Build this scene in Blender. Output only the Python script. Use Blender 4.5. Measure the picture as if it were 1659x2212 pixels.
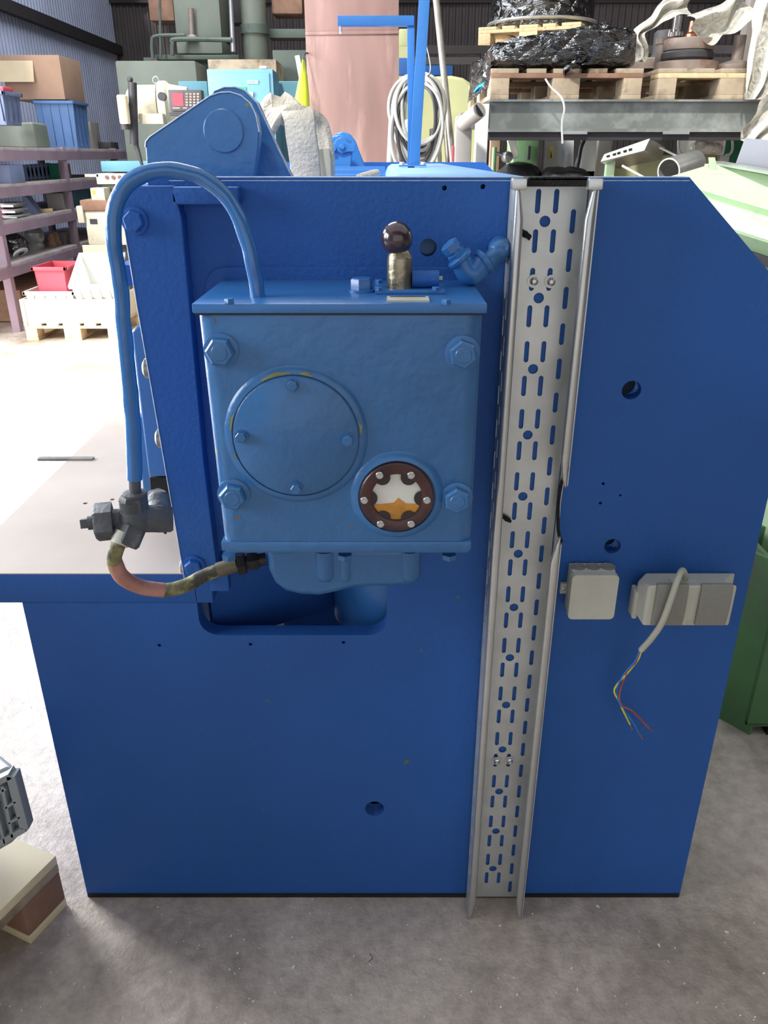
import bpy, bmesh, math, random
from math import sin, cos, tan, radians as R, pi, atan2
from mathutils import Vector as V, Matrix, noise
random.seed(7)
for o in list(bpy.data.objects): bpy.data.objects.remove(o, do_unlink=True)
SC = bpy.context.scene
COL = SC.collection

# ---------------------------------------------------------------- camera, light, exposure
H = 1.45                      # lens height
PITCH = R(24.55)
FPX = 1690.0                  # focal length in pixels of the 1659 x 2212 frame
cam = bpy.data.cameras.new('camera'); cam.sensor_fit = 'VERTICAL'
cam.sensor_height = 24.0; cam.lens = FPX / 2212 * 24.0; cam.clip_start = .02; cam.clip_end = 200
camo = bpy.data.objects.new('camera', cam); COL.objects.link(camo)
camo.location = (0, 0, H); camo.rotation_euler = (pi / 2 - PITCH, 0, 0)
SC.camera = camo

wd = bpy.data.worlds.new('daylight'); SC.world = wd; wd.use_nodes = True
bg = wd.node_tree.nodes['Background']
bg.inputs['Color'].default_value = (.90, .95, 1.0, 1); bg.inputs['Strength'].default_value = 1.05

def sun_light(name, az_from, elev, energy, angle, col):
    l = bpy.data.lights.new(name, 'SUN'); l.energy = energy; l.angle = angle; l.color = col
    o = bpy.data.objects.new(name, l); COL.objects.link(o)
    d = V((-az_from[0], -az_from[1], -tan(elev) * math.hypot(*az_from)))
    o.rotation_euler = d.to_track_quat('-Z', 'Y').to_euler(); o.location = (-9, 6, 9)
    return o
sun_light('sun', (-.35, -.94), R(50), 4.6, R(5.0), (1.0, .97, .92))

def area_light(name, loc, target, sx, sy, power, col):
    l = bpy.data.lights.new(name, 'AREA'); l.shape = 'RECTANGLE'; l.size = sx; l.size_y = sy
    l.energy = power; l.color = col
    o = bpy.data.objects.new(name, l); COL.objects.link(o); o.location = loc
    o.rotation_euler = (V(target) - V(loc)).to_track_quat('-Z', 'Y').to_euler()
    return o
# daylight in the open hall door and in the frosted side window on the left
area_light('door_daylight', (-4.75, 4.75, 2.1), (0, 4.3, 1.2), 2.8, 4.0, 880, (.95, .98, 1.0))
area_light('side_window_daylight', (-4.52, .75, 2.3), (0, .75, 1.6), 3.2, 2.2, 370, (.93, .97, 1.0))
# made-up fill lamp above the rack corner, added to brighten it
area_light('rack_fill_light', (-1.9, 8.2, 6.46), (-1.9, 8.2, 0), 3.4, 3.6, 420, (.86, .92, 1.0))
# the long roof light is an open band; this portal only guides sampling of the sky through it
po = area_light('roof_portal', (2.2, 1.25, 6.5), (2.2, 1.25, 0), 13.6, 7.5, 1, (1, 1, 1)); po.data.cycles.is_portal = True

vs = SC.view_settings
vs.view_transform = 'Standard'; vs.look = 'None'; vs.gamma = 1.0; vs.use_curve_mapping = False
vs.exposure = -0.08

# ---------------------------------------------------------------- measuring helpers
CP, SP = cos(PITCH), sin(PITCH)
def ray(px, py):
    dx = (px - 829.5) / FPX; dy = (py - 1106) / FPX
    return V((dx, CP - dy * SP, -SP - dy * CP))
def P(px, py, Y):                      # photo pixel -> point of the upright plane at distance Y
    d = ray(px, py); return V((0, 0, H)) + d * (Y / d.y)
def PZ(px, py, Z):                     # photo pixel -> point of the level plane at height Z
    d = ray(px, py); return V((0, 0, H)) + d * ((Z - H) / d.z)
def mpp(py, Y):                        # metres per pixel there
    d = ray(829.5, py); return (Y / d.y) / FPX

# ---------------------------------------------------------------- materials
def S(r, g, b):
    f = lambda c: (c / 255 / 12.92) if c / 255 <= .04045 else ((c / 255 + .055) / 1.055) ** 2.4
    return (f(r), f(g), f(b), 1)
MATS = {}
def M(name, col, rough=.5, metal=0.0, var=.15, vscale=5.0, bump=0.0, bscale=60.0, chip=None, chipscale=40.0, chipat=.72,
      spec=.5, coat=0.0, stain=None, stainscale=3.0, stainat=.62, trans=0.0, alpha=1.0, stretch=None, emit=0):
    m = bpy.data.materials.new(name); m.use_nodes = True; nt = m.node_tree; N = nt.nodes; L = nt.links
    b = N['Principled BSDF']
    b.inputs['Roughness'].default_value = rough; b.inputs['Metallic'].default_value = metal
    b.inputs['Specular IOR Level'].default_value = spec
    b.inputs['Coat Weight'].default_value = coat; b.inputs['Coat Roughness'].default_value = .2
    b.inputs['Transmission Weight'].default_value = trans; b.inputs['Alpha'].default_value = alpha
    tc = N.new('ShaderNodeTexCoord'); src = tc.outputs['Object']
    if stretch:
        mp = N.new('ShaderNodeMapping'); mp.inputs['Scale'].default_value = stretch
        L.new(src, mp.inputs['Vector']); src = mp.outputs['Vector']
    def nz(scale, detail=4, rgh=.55):
        n = N.new('ShaderNodeTexNoise'); n.inputs['Scale'].default_value = scale
        n.inputs['Detail'].default_value = detail; n.inputs['Roughness'].default_value = rgh
        L.new(src, n.inputs['Vector']); return n.outputs['Fac']
    def mixc(fac, a, bb):
        x = N.new('ShaderNodeMix'); x.data_type = 'RGBA'
        if fac is not None: L.new(fac, x.inputs[0])
        for s_, v_ in ((6, a), (7, bb)):
            if isinstance(v_, tuple): x.inputs[s_].default_value = v_
            else: L.new(v_, x.inputs[s_])
        return x.outputs[2]
    def ramp(v_, lo, hi):
        r = N.new('ShaderNodeMapRange'); r.inputs[1].default_value = lo; r.inputs[2].default_value = hi
        L.new(v_, r.inputs[0]); return r.outputs[0]
    dark = tuple(c * (1 - var) for c in col[:3]) + (1,); lite = tuple(min(1, c * (1 + var)) for c in col[:3]) + (1,)
    out = mixc(ramp(nz(vscale), .3, .7), dark, lite)
    if stain: out = mixc(ramp(nz(stainscale, 6, .65), stainat - .06, stainat + .08), out, stain)
    if chip: out = mixc(ramp(nz(chipscale, 2, .5), chipat, chipat + .02), out, chip)
    L.new(out, b.inputs['Base Color'])
    if emit:
        b.inputs['Emission Color'].default_value = col; b.inputs['Emission Strength'].default_value = emit
    if bump:
        bp = N.new('ShaderNodeBump'); bp.inputs['Strength'].default_value = bump; bp.inputs['Distance'].default_value = .01
        L.new(nz(bscale, 3), bp.inputs['Height']); L.new(bp.outputs['Normal'], b.inputs['Normal'])
    MATS[name] = m; return m

BLUE = S(36, 90, 164)
M('blue', BLUE, .55, var=.10, vscale=2.2, bump=.16, bscale=130, chip=S(92, 110, 60), chipscale=34, chipat=.745, spec=.35)
M('blue_cast', S(48, 106, 162), .36, var=.10, vscale=6, bump=.30, bscale=30, chip=S(120, 128, 70), chipscale=30, chipat=.745, coat=.3)
M('blue_bright', S(48, 112, 178), .38, var=.10, vscale=4, bump=.1, bscale=60, coat=.3)
M('rim_highlight', S(178, 194, 214), .4, .2, var=.3, vscale=60)  # rim highlight painted as a pale colour on machine edges
M('blue_gloss', S(46, 108, 172), .2, var=.12, vscale=10, bump=.25, bscale=26, coat=.6)
M('deck_glare', S(118, 160, 206), .45, var=.12, vscale=5)  # paler than the machine: sun glare on the deck put into the colour
M('old_paint', S(126, 130, 92), .6, var=.2, vscale=60)
M('gasket', S(30, 34, 36), .6)
M('zinc', S(206, 208, 206), .36, .55, var=.12, vscale=14, bump=.02, bscale=200)
M('zinc_rim', S(205, 207, 206), .28, .85, var=.08, vscale=10)
M('black_trim', S(18, 18, 19), .7, var=.3, vscale=60, bump=.6, bscale=300)
M('chrome', S(205, 205, 205), .2, .95, var=.05)
M('steel', S(150, 148, 142), .35, .8, var=.2, vscale=30)
M('worn_steel', S(150, 140, 118), .34, .8, var=.35, vscale=40, bump=.2, bscale=80)
M('table_steel', S(182, 168, 156), .55, .1, var=.10, vscale=4, stain=S(178, 160, 140), stainscale=2.5)
M('ball', S(62, 44, 48), .16, .1, var=.35, vscale=26, coat=.8)
M('bronze_ring', S(74, 46, 46), .38, .35, var=.35, vscale=30, coat=.3)
M('dark_lobe', S(50, 38, 38), .5)
M('milky', S(226, 226, 216), .18, var=.05, coat=.6)
M('amber', S(206, 140, 44), .18, var=.25, vscale=45, coat=.6)
M('cast_grey', S(86, 88, 92), .62, .2, var=.3, vscale=22, bump=.35, bscale=60, stain=S(150, 150, 150), stainscale=14, stainat=.66)
M('hose', S(150, 146, 98), .6, var=.25, vscale=16, bump=.25, bscale=60, stain=S(62, 60, 46), stainscale=20, stainat=.55)
M('hose_tape', S(186, 130, 116), .5, var=.15, vscale=30, bump=.3, bscale=50)
M('hose_end', S(98, 90, 74), .5, .3, var=.3, vscale=30)
M('black_metal', S(38, 38, 40), .45, .4, var=.3, vscale=20)
M('ivory', S(196, 194, 180), .5, var=.06, vscale=18, stain=S(166, 158, 138), stainscale=9, stainat=.66)
M('grey_flap', S(136, 134, 126), .62, var=.06, vscale=200, bump=.12, bscale=500)
M('pvc', S(184, 182, 164), .45, var=.06)
M('wire_brown', S(176, 76, 50), .4); M('wire_yellow', S(214, 206, 50), .4); M('wire_blue', S(34, 122, 200), .4); M('copper', S(196, 130, 96), .3, .9)
M('wood', S(214, 190, 148), .7, var=.14, vscale=7, stretch=(1, 6, 6), bump=.15, bscale=60, stain=S(178, 142, 100), stainscale=4, stainat=.60)
M('wood_grey', S(176, 158, 134), .8, var=.2, vscale=7, bump=.2, bscale=50, stain=S(122, 104, 86), stainscale=5, stainat=.55)
M('wood_dark', S(140, 106, 86), .8, var=.25, vscale=8, bump=.2, bscale=50)
M('ply', S(232, 214, 176), .6, var=.08, vscale=5)
M('crate_grey', S(150, 156, 160), .5, var=.06)
M('crate_blue', S(88, 122, 170), .5, var=.1)
M('crate_dark', S(108, 120, 152), .55, var=.15)  # lightened and blued so the haze sits in the colour
M('plastic_red', S(196, 70, 84), .5, var=.06); M('plastic_white', S(226, 226, 222), .45, var=.05)
M('plastic_green', S(52, 150, 116), .5, var=.1); M('cardboard', S(176, 142, 118), .8, var=.08, vscale=4)  # cardboard tone lifted to include the haze over the rack corner
M('cardboard_pale', S(204, 184, 150), .8, var=.08)
M('shelf_steel', S(146, 124, 138), .65, var=.15, vscale=4, stain=S(132, 132, 156), stainscale=3)  # rack steel lightened, haze painted into its colour
M('shelf_board', S(178, 166, 164), .8, var=.2, vscale=6, stain=S(132, 122, 128), stainscale=5)  # board colour lifted for the same painted haze
M('grey_green', S(112, 118, 106), .6, var=.12, vscale=3, stain=S(138, 118, 92), stainscale=5, stainat=.66)
M('machine_green', S(88, 98, 88), .6, var=.15, vscale=3, stain=S(60, 62, 58), stainscale=5)
M('cream', S(200, 193, 172), .42, var=.10, vscale=10, stain=S(150, 138, 108), stainscale=12, stainat=.64)
M('cabinet_blue', S(100, 150, 176), .45, var=.05, vscale=2)
M('cabinet_teal', S(84, 136, 152), .5, var=.08)
M('brown_sheet', S(140, 111, 105), .5, .1, var=.14, vscale=2.4, stretch=(3, 3, .5), stain=S(164, 134, 127), stainscale=2)
M('brown_edge', S(120, 86, 80), .6, var=.2)
M('hivis', S(206, 226, 62), .6, var=.1, vscale=12)
M('cable_grey', S(166, 166, 162), .5, var=.12, vscale=10); M('cable_dark', S(52, 54, 58), .5)
M('pipe_steel', S(160, 156, 148), .4, .6, var=.2, vscale=10)
M('pale_olive', S(186, 188, 140), .55, var=.08, vscale=4, stain=S(160, 134, 90), stainscale=5, stainat=.70)
M('sheet_blue', S(40, 92, 162), .5, var=.1)
M('wall_sheet', S(86, 78, 78), .7, var=.18, vscale=2.0)
M('wall_sheet_hazed', S(170, 177, 200), .7, var=.12, vscale=2.0)  # pale blue-grey carries the milky haze as wall colour
M('girt', S(52, 48, 50), .7)
M('beam_grey', S(124, 127, 123), .45, .3, var=.18, vscale=2.5, stain=S(168, 172, 168), stainscale=2.2, stainat=.56)
M('white_paint', S(232, 230, 224), .5, var=.05, stain=S(186, 180, 168), stainscale=20, stainat=.68)
M('grey_pipe', S(150, 144, 138), .5, .2, var=.1)
M('black_rubber', S(26, 26, 28), .5, var=.4, vscale=10, bump=.4, bscale=30)
M('blue_film', S(24, 160, 216), .3, bump=.8, bscale=60)
M('iron', S(146, 132, 123), .55, .35, var=.2, vscale=12, stain=S(134, 100, 84), stainscale=8, stainat=.58)
M('iron_dark', S(64, 62, 64), .6, .2, var=.2, vscale=12)
M('strap_white', S(226, 224, 216), .5)
M('webbing', S(188, 182, 170), .85, var=.12, vscale=30, bump=.4, bscale=160, stain=S(150, 142, 126), stainscale=10, stainat=.6)
M('tank_green', S(196, 222, 178), .45, var=.05, vscale=3, stain=S(168, 186, 150), stainscale=6, stainat=.68)
M('bin_green', S(84, 126, 80), .55, var=.2, vscale=4, stain=S(92, 104, 84), stainscale=3, stainat=.55)
M('lathe_green', S(128, 166, 118), .5, var=.1)
M('sheet_grey', S(206, 206, 200), .4, .1, var=.06, vscale=3)
M('galv_sheet', S(168, 170, 168), .3, .6, var=.2, vscale=6)
M('lilac_sheet', S(140, 140, 148), .5, .2, var=.05)
M('yellow_label', S(226, 190, 44), .5); M('ink', S(26, 26, 26), .5)
M('screen_red', S(150, 60, 72), .35, var=.2, vscale=30); M('panel_dark', S(64, 58, 60), .5)
M('glass_dark', S(46, 50, 60), .12)
M('deep_green', S(16, 104, 66), .5)
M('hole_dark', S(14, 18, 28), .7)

def black_film():
    m = bpy.data.materials.new('black_film'); m.use_nodes = True; nt = m.node_tree; N = nt.nodes; L = nt.links
    b = N['Principled BSDF']; b.inputs['Base Color'].default_value = S(14, 14, 16); b.inputs['Roughness'].default_value = .17; b.inputs['Specular IOR Level'].default_value = .9
    b.inputs['Coat Weight'].default_value = .7; b.inputs['Coat Roughness'].default_value = .1
    tc = N.new('ShaderNodeTexCoord'); mp = N.new('ShaderNodeMapping'); mp.inputs['Scale'].default_value = (1, 1, 1.8); L.new(tc.outputs['Object'], mp.inputs['Vector'])
    n = N.new('ShaderNodeTexNoise'); n.inputs['Scale'].default_value = 4.5; n.inputs['Detail'].default_value = 4; n.inputs['Distortion'].default_value = 2.2
    v = N.new('ShaderNodeTexVoronoi'); v.feature = 'DISTANCE_TO_EDGE'; v.inputs['Scale'].default_value = 8
    L.new(mp.outputs['Vector'], n.inputs['Vector']); L.new(mp.outputs['Vector'], v.inputs['Vector'])
    a = N.new('ShaderNodeMath'); a.operation = 'ADD'; L.new(n.outputs['Fac'], a.inputs[0]); L.new(v.outputs['Distance'], a.inputs[1])
    bp = N.new('ShaderNodeBump'); bp.inputs['Strength'].default_value = .8; bp.inputs['Distance'].default_value = .06
    L.new(a.outputs[0], bp.inputs['Height']); L.new(bp.outputs['Normal'], b.inputs['Normal']); L.new(bp.outputs['Normal'], b.inputs['Coat Normal'])
    MATS['black_film'] = m
black_film()
def film_material():
    m = bpy.data.materials.new('clear_film'); m.use_nodes = True; nt = m.node_tree; N = nt.nodes; L = nt.links
    b = N['Principled BSDF']; b.inputs['Base Color'].default_value = S(222, 218, 206); b.inputs['Roughness'].default_value = .22
    b.inputs['Coat Weight'].default_value = .5
    tc = N.new('ShaderNodeTexCoord'); n = N.new('ShaderNodeTexNoise'); n.inputs['Scale'].default_value = 14; n.inputs['Detail'].default_value = 6
    n.inputs['Distortion'].default_value = 1.5
    L.new(tc.outputs['Object'], n.inputs['Vector'])
    bp = N.new('ShaderNodeBump'); bp.inputs['Strength'].default_value = .9; bp.inputs['Distance'].default_value = .02
    L.new(n.outputs['Fac'], bp.inputs['Height']); L.new(bp.outputs['Normal'], b.inputs['Normal'])
    mr = N.new('ShaderNodeMapRange'); mr.inputs[1].default_value = .3; mr.inputs[2].default_value = .62
    mr.inputs[3].default_value = .35; mr.inputs[4].default_value = .95
    L.new(n.outputs['Fac'], mr.inputs[0]); L.new(mr.outputs[0], b.inputs['Alpha'])
    MATS['clear_film'] = m
film_material()

M('frosted', S(225, 230, 232), .6, trans=.7, var=.02)
def floor_material():
    m = bpy.data.materials.new('concrete'); m.use_nodes = True; nt = m.node_tree; N = nt.nodes; L = nt.links
    b = N['Principled BSDF']
    tc = N.new('ShaderNodeTexCoord')
    def nz(sc, det, rg, dist=0):
        n = N.new('ShaderNodeTexNoise'); n.inputs['Scale'].default_value = sc; n.inputs['Detail'].default_value = det
        n.inputs['Roughness'].default_value = rg; n.inputs['Distortion'].default_value = dist
        L.new(tc.outputs['Object'], n.inputs['Vector']); return n.outputs['Fac']
    r1 = N.new('ShaderNodeValToRGB'); L.new(nz(1.6, 8, .65, .4), r1.inputs['Fac'])
    r1.color_ramp.elements[0].position = .3; r1.color_ramp.elements[0].color = S(138, 124, 112)
    r1.color_ramp.elements[1].position = .7; r1.color_ramp.elements[1].color = S(224, 209, 195)
    r2 = N.new('ShaderNodeValToRGB'); L.new(nz(30, 5, .7), r2.inputs['Fac'])
    r2.color_ramp.elements[0].position = .3; r2.color_ramp.elements[0].color = (.62, .62, .62, 1)
    r2.color_ramp.elements[1].position = .65; r2.color_ramp.elements[1].color = (1.1, 1.1, 1.1, 1)
    mx = N.new('ShaderNodeMix'); mx.data_type = 'RGBA'; mx.blend_type = 'MULTIPLY'; mx.inputs[0].default_value = .8
    L.new(r1.outputs['Color'], mx.inputs[6]); L.new(r2.outputs['Color'], mx.inputs[7])
    L.new(mx.outputs[2], b.inputs['Base Color'])
    rr = N.new('ShaderNodeMapRange'); rr.inputs[1].default_value = .35; rr.inputs[2].default_value = .7
    rr.inputs[3].default_value = .42; rr.inputs[4].default_value = .75
    L.new(nz(3.2, 5, .6), rr.inputs[0]); L.new(rr.outputs[0], b.inputs['Roughness'])
    bp = N.new('ShaderNodeBump'); bp.inputs['Strength'].default_value = .45; bp.inputs['Distance'].default_value = .008
    L.new(nz(70, 5, .65), bp.inputs['Height']); L.new(bp.outputs['Normal'], b.inputs['Normal'])
    MATS['concrete'] = m
floor_material()

# ---------------------------------------------------------------- mesh helpers
ROOT = {}
def basis(d):
    d = V(d).normalized(); u = V((0, 0, 1)) if abs(d.z) < .95 else V((1, 0, 0))
    a = d.cross(u).normalized(); return a, a.cross(d).normalized()
def spline(pts, n):
    pts = [V(p) for p in pts]; out = []
    q = [pts[0] * 2 - pts[1]] + pts + [pts[-1] * 2 - pts[-2]]
    for i in range(1, len(q) - 2):
        for k in range(n):
            t = k / n; a, b, c, d = q[i - 1], q[i], q[i + 1], q[i + 2]
            out.append(.5 * ((2 * b) + (c - a) * t + (2 * a - 5 * b + 4 * c - d) * t * t + (3 * b - a - 3 * c + d) * t ** 3))
    out.append(pts[-1]); return out

class MB:
    def __init__(s): s.bm = bmesh.new()
    def _join(s, t):
        me = bpy.data.meshes.new('t'); t.to_mesh(me); t.free(); s.bm.from_mesh(me); bpy.data.meshes.remove(me); return s
    def box(s, c, size, bev=0, rot=None, seg=2):
        t = bmesh.new(); bmesh.ops.create_cube(t, size=1.0)
        for v in t.verts: v.co = V((v.co.x * size[0], v.co.y * size[1], v.co.z * size[2]))
        if bev: bmesh.ops.bevel(t, geom=t.edges[:], offset=bev, segments=seg, profile=.6, affect='EDGES')
        m = Matrix.Translation(V(c))
        if rot is not None: m = m @ (rot.to_4x4() if isinstance(rot, Matrix) else Matrix.Rotation(rot, 4, 'Z'))
        bmesh.ops.transform(t, matrix=m, verts=t.verts); return s._join(t)
    def span(s, x0, x1, y0, y1, z0, z1, bev=0, seg=2):
        return s.box(((x0 + x1) / 2, (y0 + y1) / 2, (z0 + z1) / 2), (abs(x1 - x0), abs(y1 - y0), abs(z1 - z0)), bev, None, seg)
    def bar(s, p0, p1, w, h, up=(0, 0, 1), bev=0):       # box along p0-p1, w sideways, h along up
        p0, p1 = V(p0), V(p1); d = (p1 - p0); l = d.length; d.normalize()
        sd = d.cross(V(up)).normalized(); u2 = sd.cross(d)
        m = Matrix((sd, d, u2)).transposed()
        return s.box((p0 + p1) / 2, (w, l, h), bev, m)
    def rings(s, rings, cap=True, closed=True):
        vs_ = [[s.bm.verts.new(p) for p in r] for r in rings]; n = len(vs_[0])
        for a, b in zip(vs_[:-1], vs_[1:]):
            for i in range(n if closed else n - 1):
                j = (i + 1) % n
                try: s.bm.faces.new((a[i], a[j], b[j], b[i]))
                except ValueError: pass
        if cap and closed:
            for r in (vs_[0][::-1], vs_[-1]):
                try: s.bm.faces.new(r)
                except ValueError: pass
        return s
    def cyl(s, p0, p1, r0, r1=None, n=24, cap=True, phase=0.0):
        r1 = r0 if r1 is None else r1; p0, p1 = V(p0), V(p1); a, b = basis(p1 - p0)
        rg = [[p + a * (cos(2 * pi * i / n + phase) * r) + b * (sin(2 * pi * i / n + phase) * r) for i in range(n)] for p, r in ((p0, r0), (p1, r1))]
        return s.rings(rg, cap)
    def lathe(s, c, axis, prof, n=32, phase=0.0, cap=True):        # prof: (radius, along axis)
        c = V(c); ax = V(axis).normalized(); a, b = basis(ax)
        return s.rings([[c + ax * h + a * (cos(2 * pi * i / n + phase) * max(r, 1e-5)) + b * (sin(2 * pi * i / n + phase) * max(r, 1e-5)) for i in range(n)] for r, h in prof], cap)
    def hexa(s, c, axis, r, h, ch=.12, phase=0.0):       # hexagonal head with a chamfered end
        return s.lathe(c, axis, [(r, 0), (r, h * (1 - ch * 1.4)), (r * .86, h)], 6, phase)
    def sphere(s, c, r, sc=(1, 1, 1), n=24):
        t = bmesh.new(); bmesh.ops.create_uvsphere(t, u_segments=n, v_segments=n // 2, radius=1.0)
        for v in t.verts: v.co = V((v.co.x * r * sc[0] + c[0], v.co.y * r * sc[1] + c[1], v.co.z * r * sc[2] + c[2]))
        return s._join(t)
    def tube(s, pts, r, n=12, sub=6, cap=True):
        path = spline(pts, sub) if sub > 1 else [V(p) for p in pts]
        rr = r if isinstance(r, (list, tuple)) else [r] * 2
        m = len(path); a, b = basis(path[1] - path[0]); rg = []
        for i, p in enumerate(path):
            d = (path[min(i + 1, m - 1)] - path[max(i - 1, 0)]).normalized()
            a = (a - d * a.dot(d)).normalized(); b = d.cross(a)
            t = i / (m - 1) * (len(rr) - 1); k = min(int(t), len(rr) - 2); q = rr[k] + (rr[k + 1] - rr[k]) * (t - k)
            rg.append([p + a * (cos(2 * pi * j / n) * q) + b * (sin(2 * pi * j / n) * q) for j in range(n)])
        return s.rings(rg, cap)
    def ribbon(s, pts, w, th, side, sub=6):
        path = spline(pts, sub); m = len(path); rg = []; sd = V(side).normalized()
        for i, p in enumerate(path):
            d = (path[min(i + 1, m - 1)] - path[max(i - 1, 0)]).normalized()
            a = (sd - d * sd.dot(d)).normalized(); b = d.cross(a)
            e = [(-.5, -.35), (-.45, -.5), (-.18, -.5), (-.16, -.42), (-.14, -.5), (.14, -.5), (.16, -.42), (.18, -.5), (.45, -.5), (.5, -.35), (.5, .35), (.45, .5), (-.45, .5), (-.5, .35)]
            rg.append([p + a * (x * w) + b * (y * th) for x, y in e])
        return s.rings(rg)
    def plate(s, outer, holes, o, u, v, th):             # flat sheet with holes; th along u x v
        o, u, v = V(o), V(u).normalized(), V(v).normalized(); nrm = u.cross(v)
        t = bmesh.new(); loops = []
        for lp in [outer] + list(holes):
            vv = [t.verts.new((a, b, 0)) for a, b in lp]
            for i in range(len(vv)): t.edges.new((vv[i], vv[(i + 1) % len(vv)]))
            loops.append(vv)
        bmesh.ops.triangle_fill(t, use_beauty=True, use_dissolve=False, edges=t.edges[:], normal=(0, 0, 1))
        t.verts.index_update(); co = [x.co.copy() for x in t.verts]
        F = [[x.index for x in f.verts] for f in t.faces]; LI = [[x.index for x in l] for l in loops]; t.free()
        def area(l): return sum(co[l[i]].x * co[l[(i + 1) % len(l)]].y - co[l[(i + 1) % len(l)]].x * co[l[i]].y for i in range(len(l)))
        top = [s.bm.verts.new(o + u * c.x + v * c.y + nrm * th) for c in co]; bot = [s.bm.verts.new(o + u * c.x + v * c.y) for c in co]
        for f in F:
            if area(f) < 0: f = f[::-1]
            s.bm.faces.new([top[i] for i in f]); s.bm.faces.new([bot[i] for i in f[::-1]])
        for k, l in enumerate(LI):
            if (area(l) > 0) != (k == 0): l = l[::-1]
            for i in range(len(l)):
                j = (i + 1) % len(l); s.bm.faces.new((bot[l[i]], bot[l[j]], top[l[j]], top[l[i]]))
        return s
    def prism(s, poly3, d):                              # polygon of 3D points pushed along d
        a = [V(p) for p in poly3]; d = V(d); return s.rings([a, [p + d for p in a]])
    def move(s, m): bmesh.ops.transform(s.bm, matrix=m, verts=s.bm.verts[:]); return s
    def jitter(s, amp, scale, seed=0):
        for v in s.bm.verts: v.co += noise.noise_vector((v.co + V((seed, 0, 0))) * scale) * amp
        return s
    def build(s, name, mat, parent=None, smooth=38, bev=0, sub=0):
        bmesh.ops.recalc_face_normals(s.bm, faces=s.bm.faces[:])
        off = ROOT.get(parent.name) if parent else None
        if off is not None: bmesh.ops.translate(s.bm, vec=-off, verts=s.bm.verts[:])
        me = bpy.data.meshes.new(name); s.bm.to_mesh(me); s.bm.free()
        if smooth:
            me.polygons.foreach_set('use_smooth', [True] * len(me.polygons)); me.set_sharp_from_angle(angle=R(smooth))
        me.materials.append(MATS[mat]); o = bpy.data.objects.new(name, me); COL.objects.link(o)
        if parent: o.parent = parent; ROOT[o.name] = off
        if bev:
            b = o.modifiers.new('bevel', 'BEVEL'); b.width = bev; b.segments = 2; b.limit_method = 'ANGLE'; b.angle_limit = R(40)
        if sub:
            b = o.modifiers.new('sub', 'SUBSURF'); b.levels = sub; b.render_levels = sub
        return o

def tag(o, label, cat=None, group=None, kind=None):
    if label: o['label'] = label
    if cat: o['category'] = cat
    if group: o['group'] = group
    if kind: o['kind'] = kind
    return o
def thing(name, label, cat, base, group=None, rotz=0.0, local=False):
    o = bpy.data.objects.new(name, None); COL.objects.link(o); o.empty_display_size = .1
    o.location = base; o.rotation_euler = (0, 0, rotz)
    ROOT[o.name] = V((0, 0, 0)) if local else V(base)
    return tag(o, label, cat, group)
def solo(mb, name, mat, label, cat, base, group=None, **k):   # a thing that is one mesh: origin put at its base
    bmesh.ops.translate(mb.bm, vec=-V(base), verts=mb.bm.verts[:])
    o = mb.build(name, mat, None, **k); o.location = base
    return tag(o, label, cat, group)
def struct(mb, name, mat, **k): return tag(mb.build(name, mat, None, **k), None, None, None, 'structure')
def circ(cx, cy, r, n=20): return [(cx + r * cos(2 * pi * i / n), cy + r * sin(2 * pi * i / n)) for i in range(n)]
def slot(cx, cy, w, l, n=6):
    r = w / 2; h = l / 2 - r
    return [(cx + r * cos(pi * i / n), cy + h + r * sin(pi * i / n)) for i in range(n + 1)] + [(cx - r * cos(pi * i / n), cy - h - r * sin(pi * i / n)) for i in range(n + 1)]
def rrect(x0, x1, y0, y1, r, n=6):
    out = []
    for cx, cy, a0 in ((x1 - r, y1 - r, 0), (x0 + r, y1 - r, pi / 2), (x0 + r, y0 + r, pi), (x1 - r, y0 + r, 1.5 * pi)):
        out += [(cx + r * cos(a0 + pi / 2 * i / n), cy + r * sin(a0 + pi / 2 * i / n)) for i in range(n + 1)]
    return out
def pspan(mb, x0, y0, x1, y1, Y, depth, bev=0):              # box whose front face fills that pixel rectangle at distance Y
    a, b = P(x0, (y0 + y1) / 2, Y), P(x1, (y0 + y1) / 2, Y); t, u = P(x0, y0, Y), P(x0, y1, Y)
    return mb.span(a.x, b.x, Y, Y + depth, u.z, t.z, bev)
# ---------------------------------------------------------------- hall shell
YB = 15.5; XL = -4.6
struct(MB().span(-14, 14, -12, 20, -.12, 0), 'floor', 'concrete', smooth=0)
def corrugated(p0, p1, z0, z1, pitch, depth, nrm):
    p0, p1 = V(p0), V(p1); d = (p1 - p0); n = int(d.length / pitch); d.normalize(); nrm = V(nrm); prof = []
    for i in range(n):
        for t, h in ((0, 0), (.3, 0), (.42, 1), (.72, 1), (.84, 0)):
            prof.append(p0 + d * ((i + t) * pitch) + nrm * (h * depth))
    prof.append(p1.copy()); mb = MB()
    out = [p - nrm * .02 for p in prof[::-1]]; ring = prof + out
    mb.rings([[V((p.x, p.y, z0)) for p in ring], [V((p.x, p.y, z1)) for p in ring]], cap=False); return mb
struct(corrugated((XL, 6.2, 0), (XL, YB, 0), 0, 5.6, .10, .022, (1, 0, 0)), 'wall_left', 'wall_sheet_hazed', smooth=0)
for (ya, yb, za, zb) in ((-8, -.9, 0, 5.6), (2.4, 3.3, 0, 5.6), (-.9, 2.4, 0, 1.2), (-.9, 2.4, 3.4, 5.6)):
    struct(corrugated((XL, ya, 0), (XL, yb, 0), za, zb, .10, .022, (1, 0, 0)), 'wall_left', 'wall_sheet_hazed', smooth=0)
wf = MB()
for k in range(5): wf.span(XL - .04, XL + .06, -.9 + k * .825 - .03, -.9 + k * .825 + .03, 1.2, 3.4)
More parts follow.
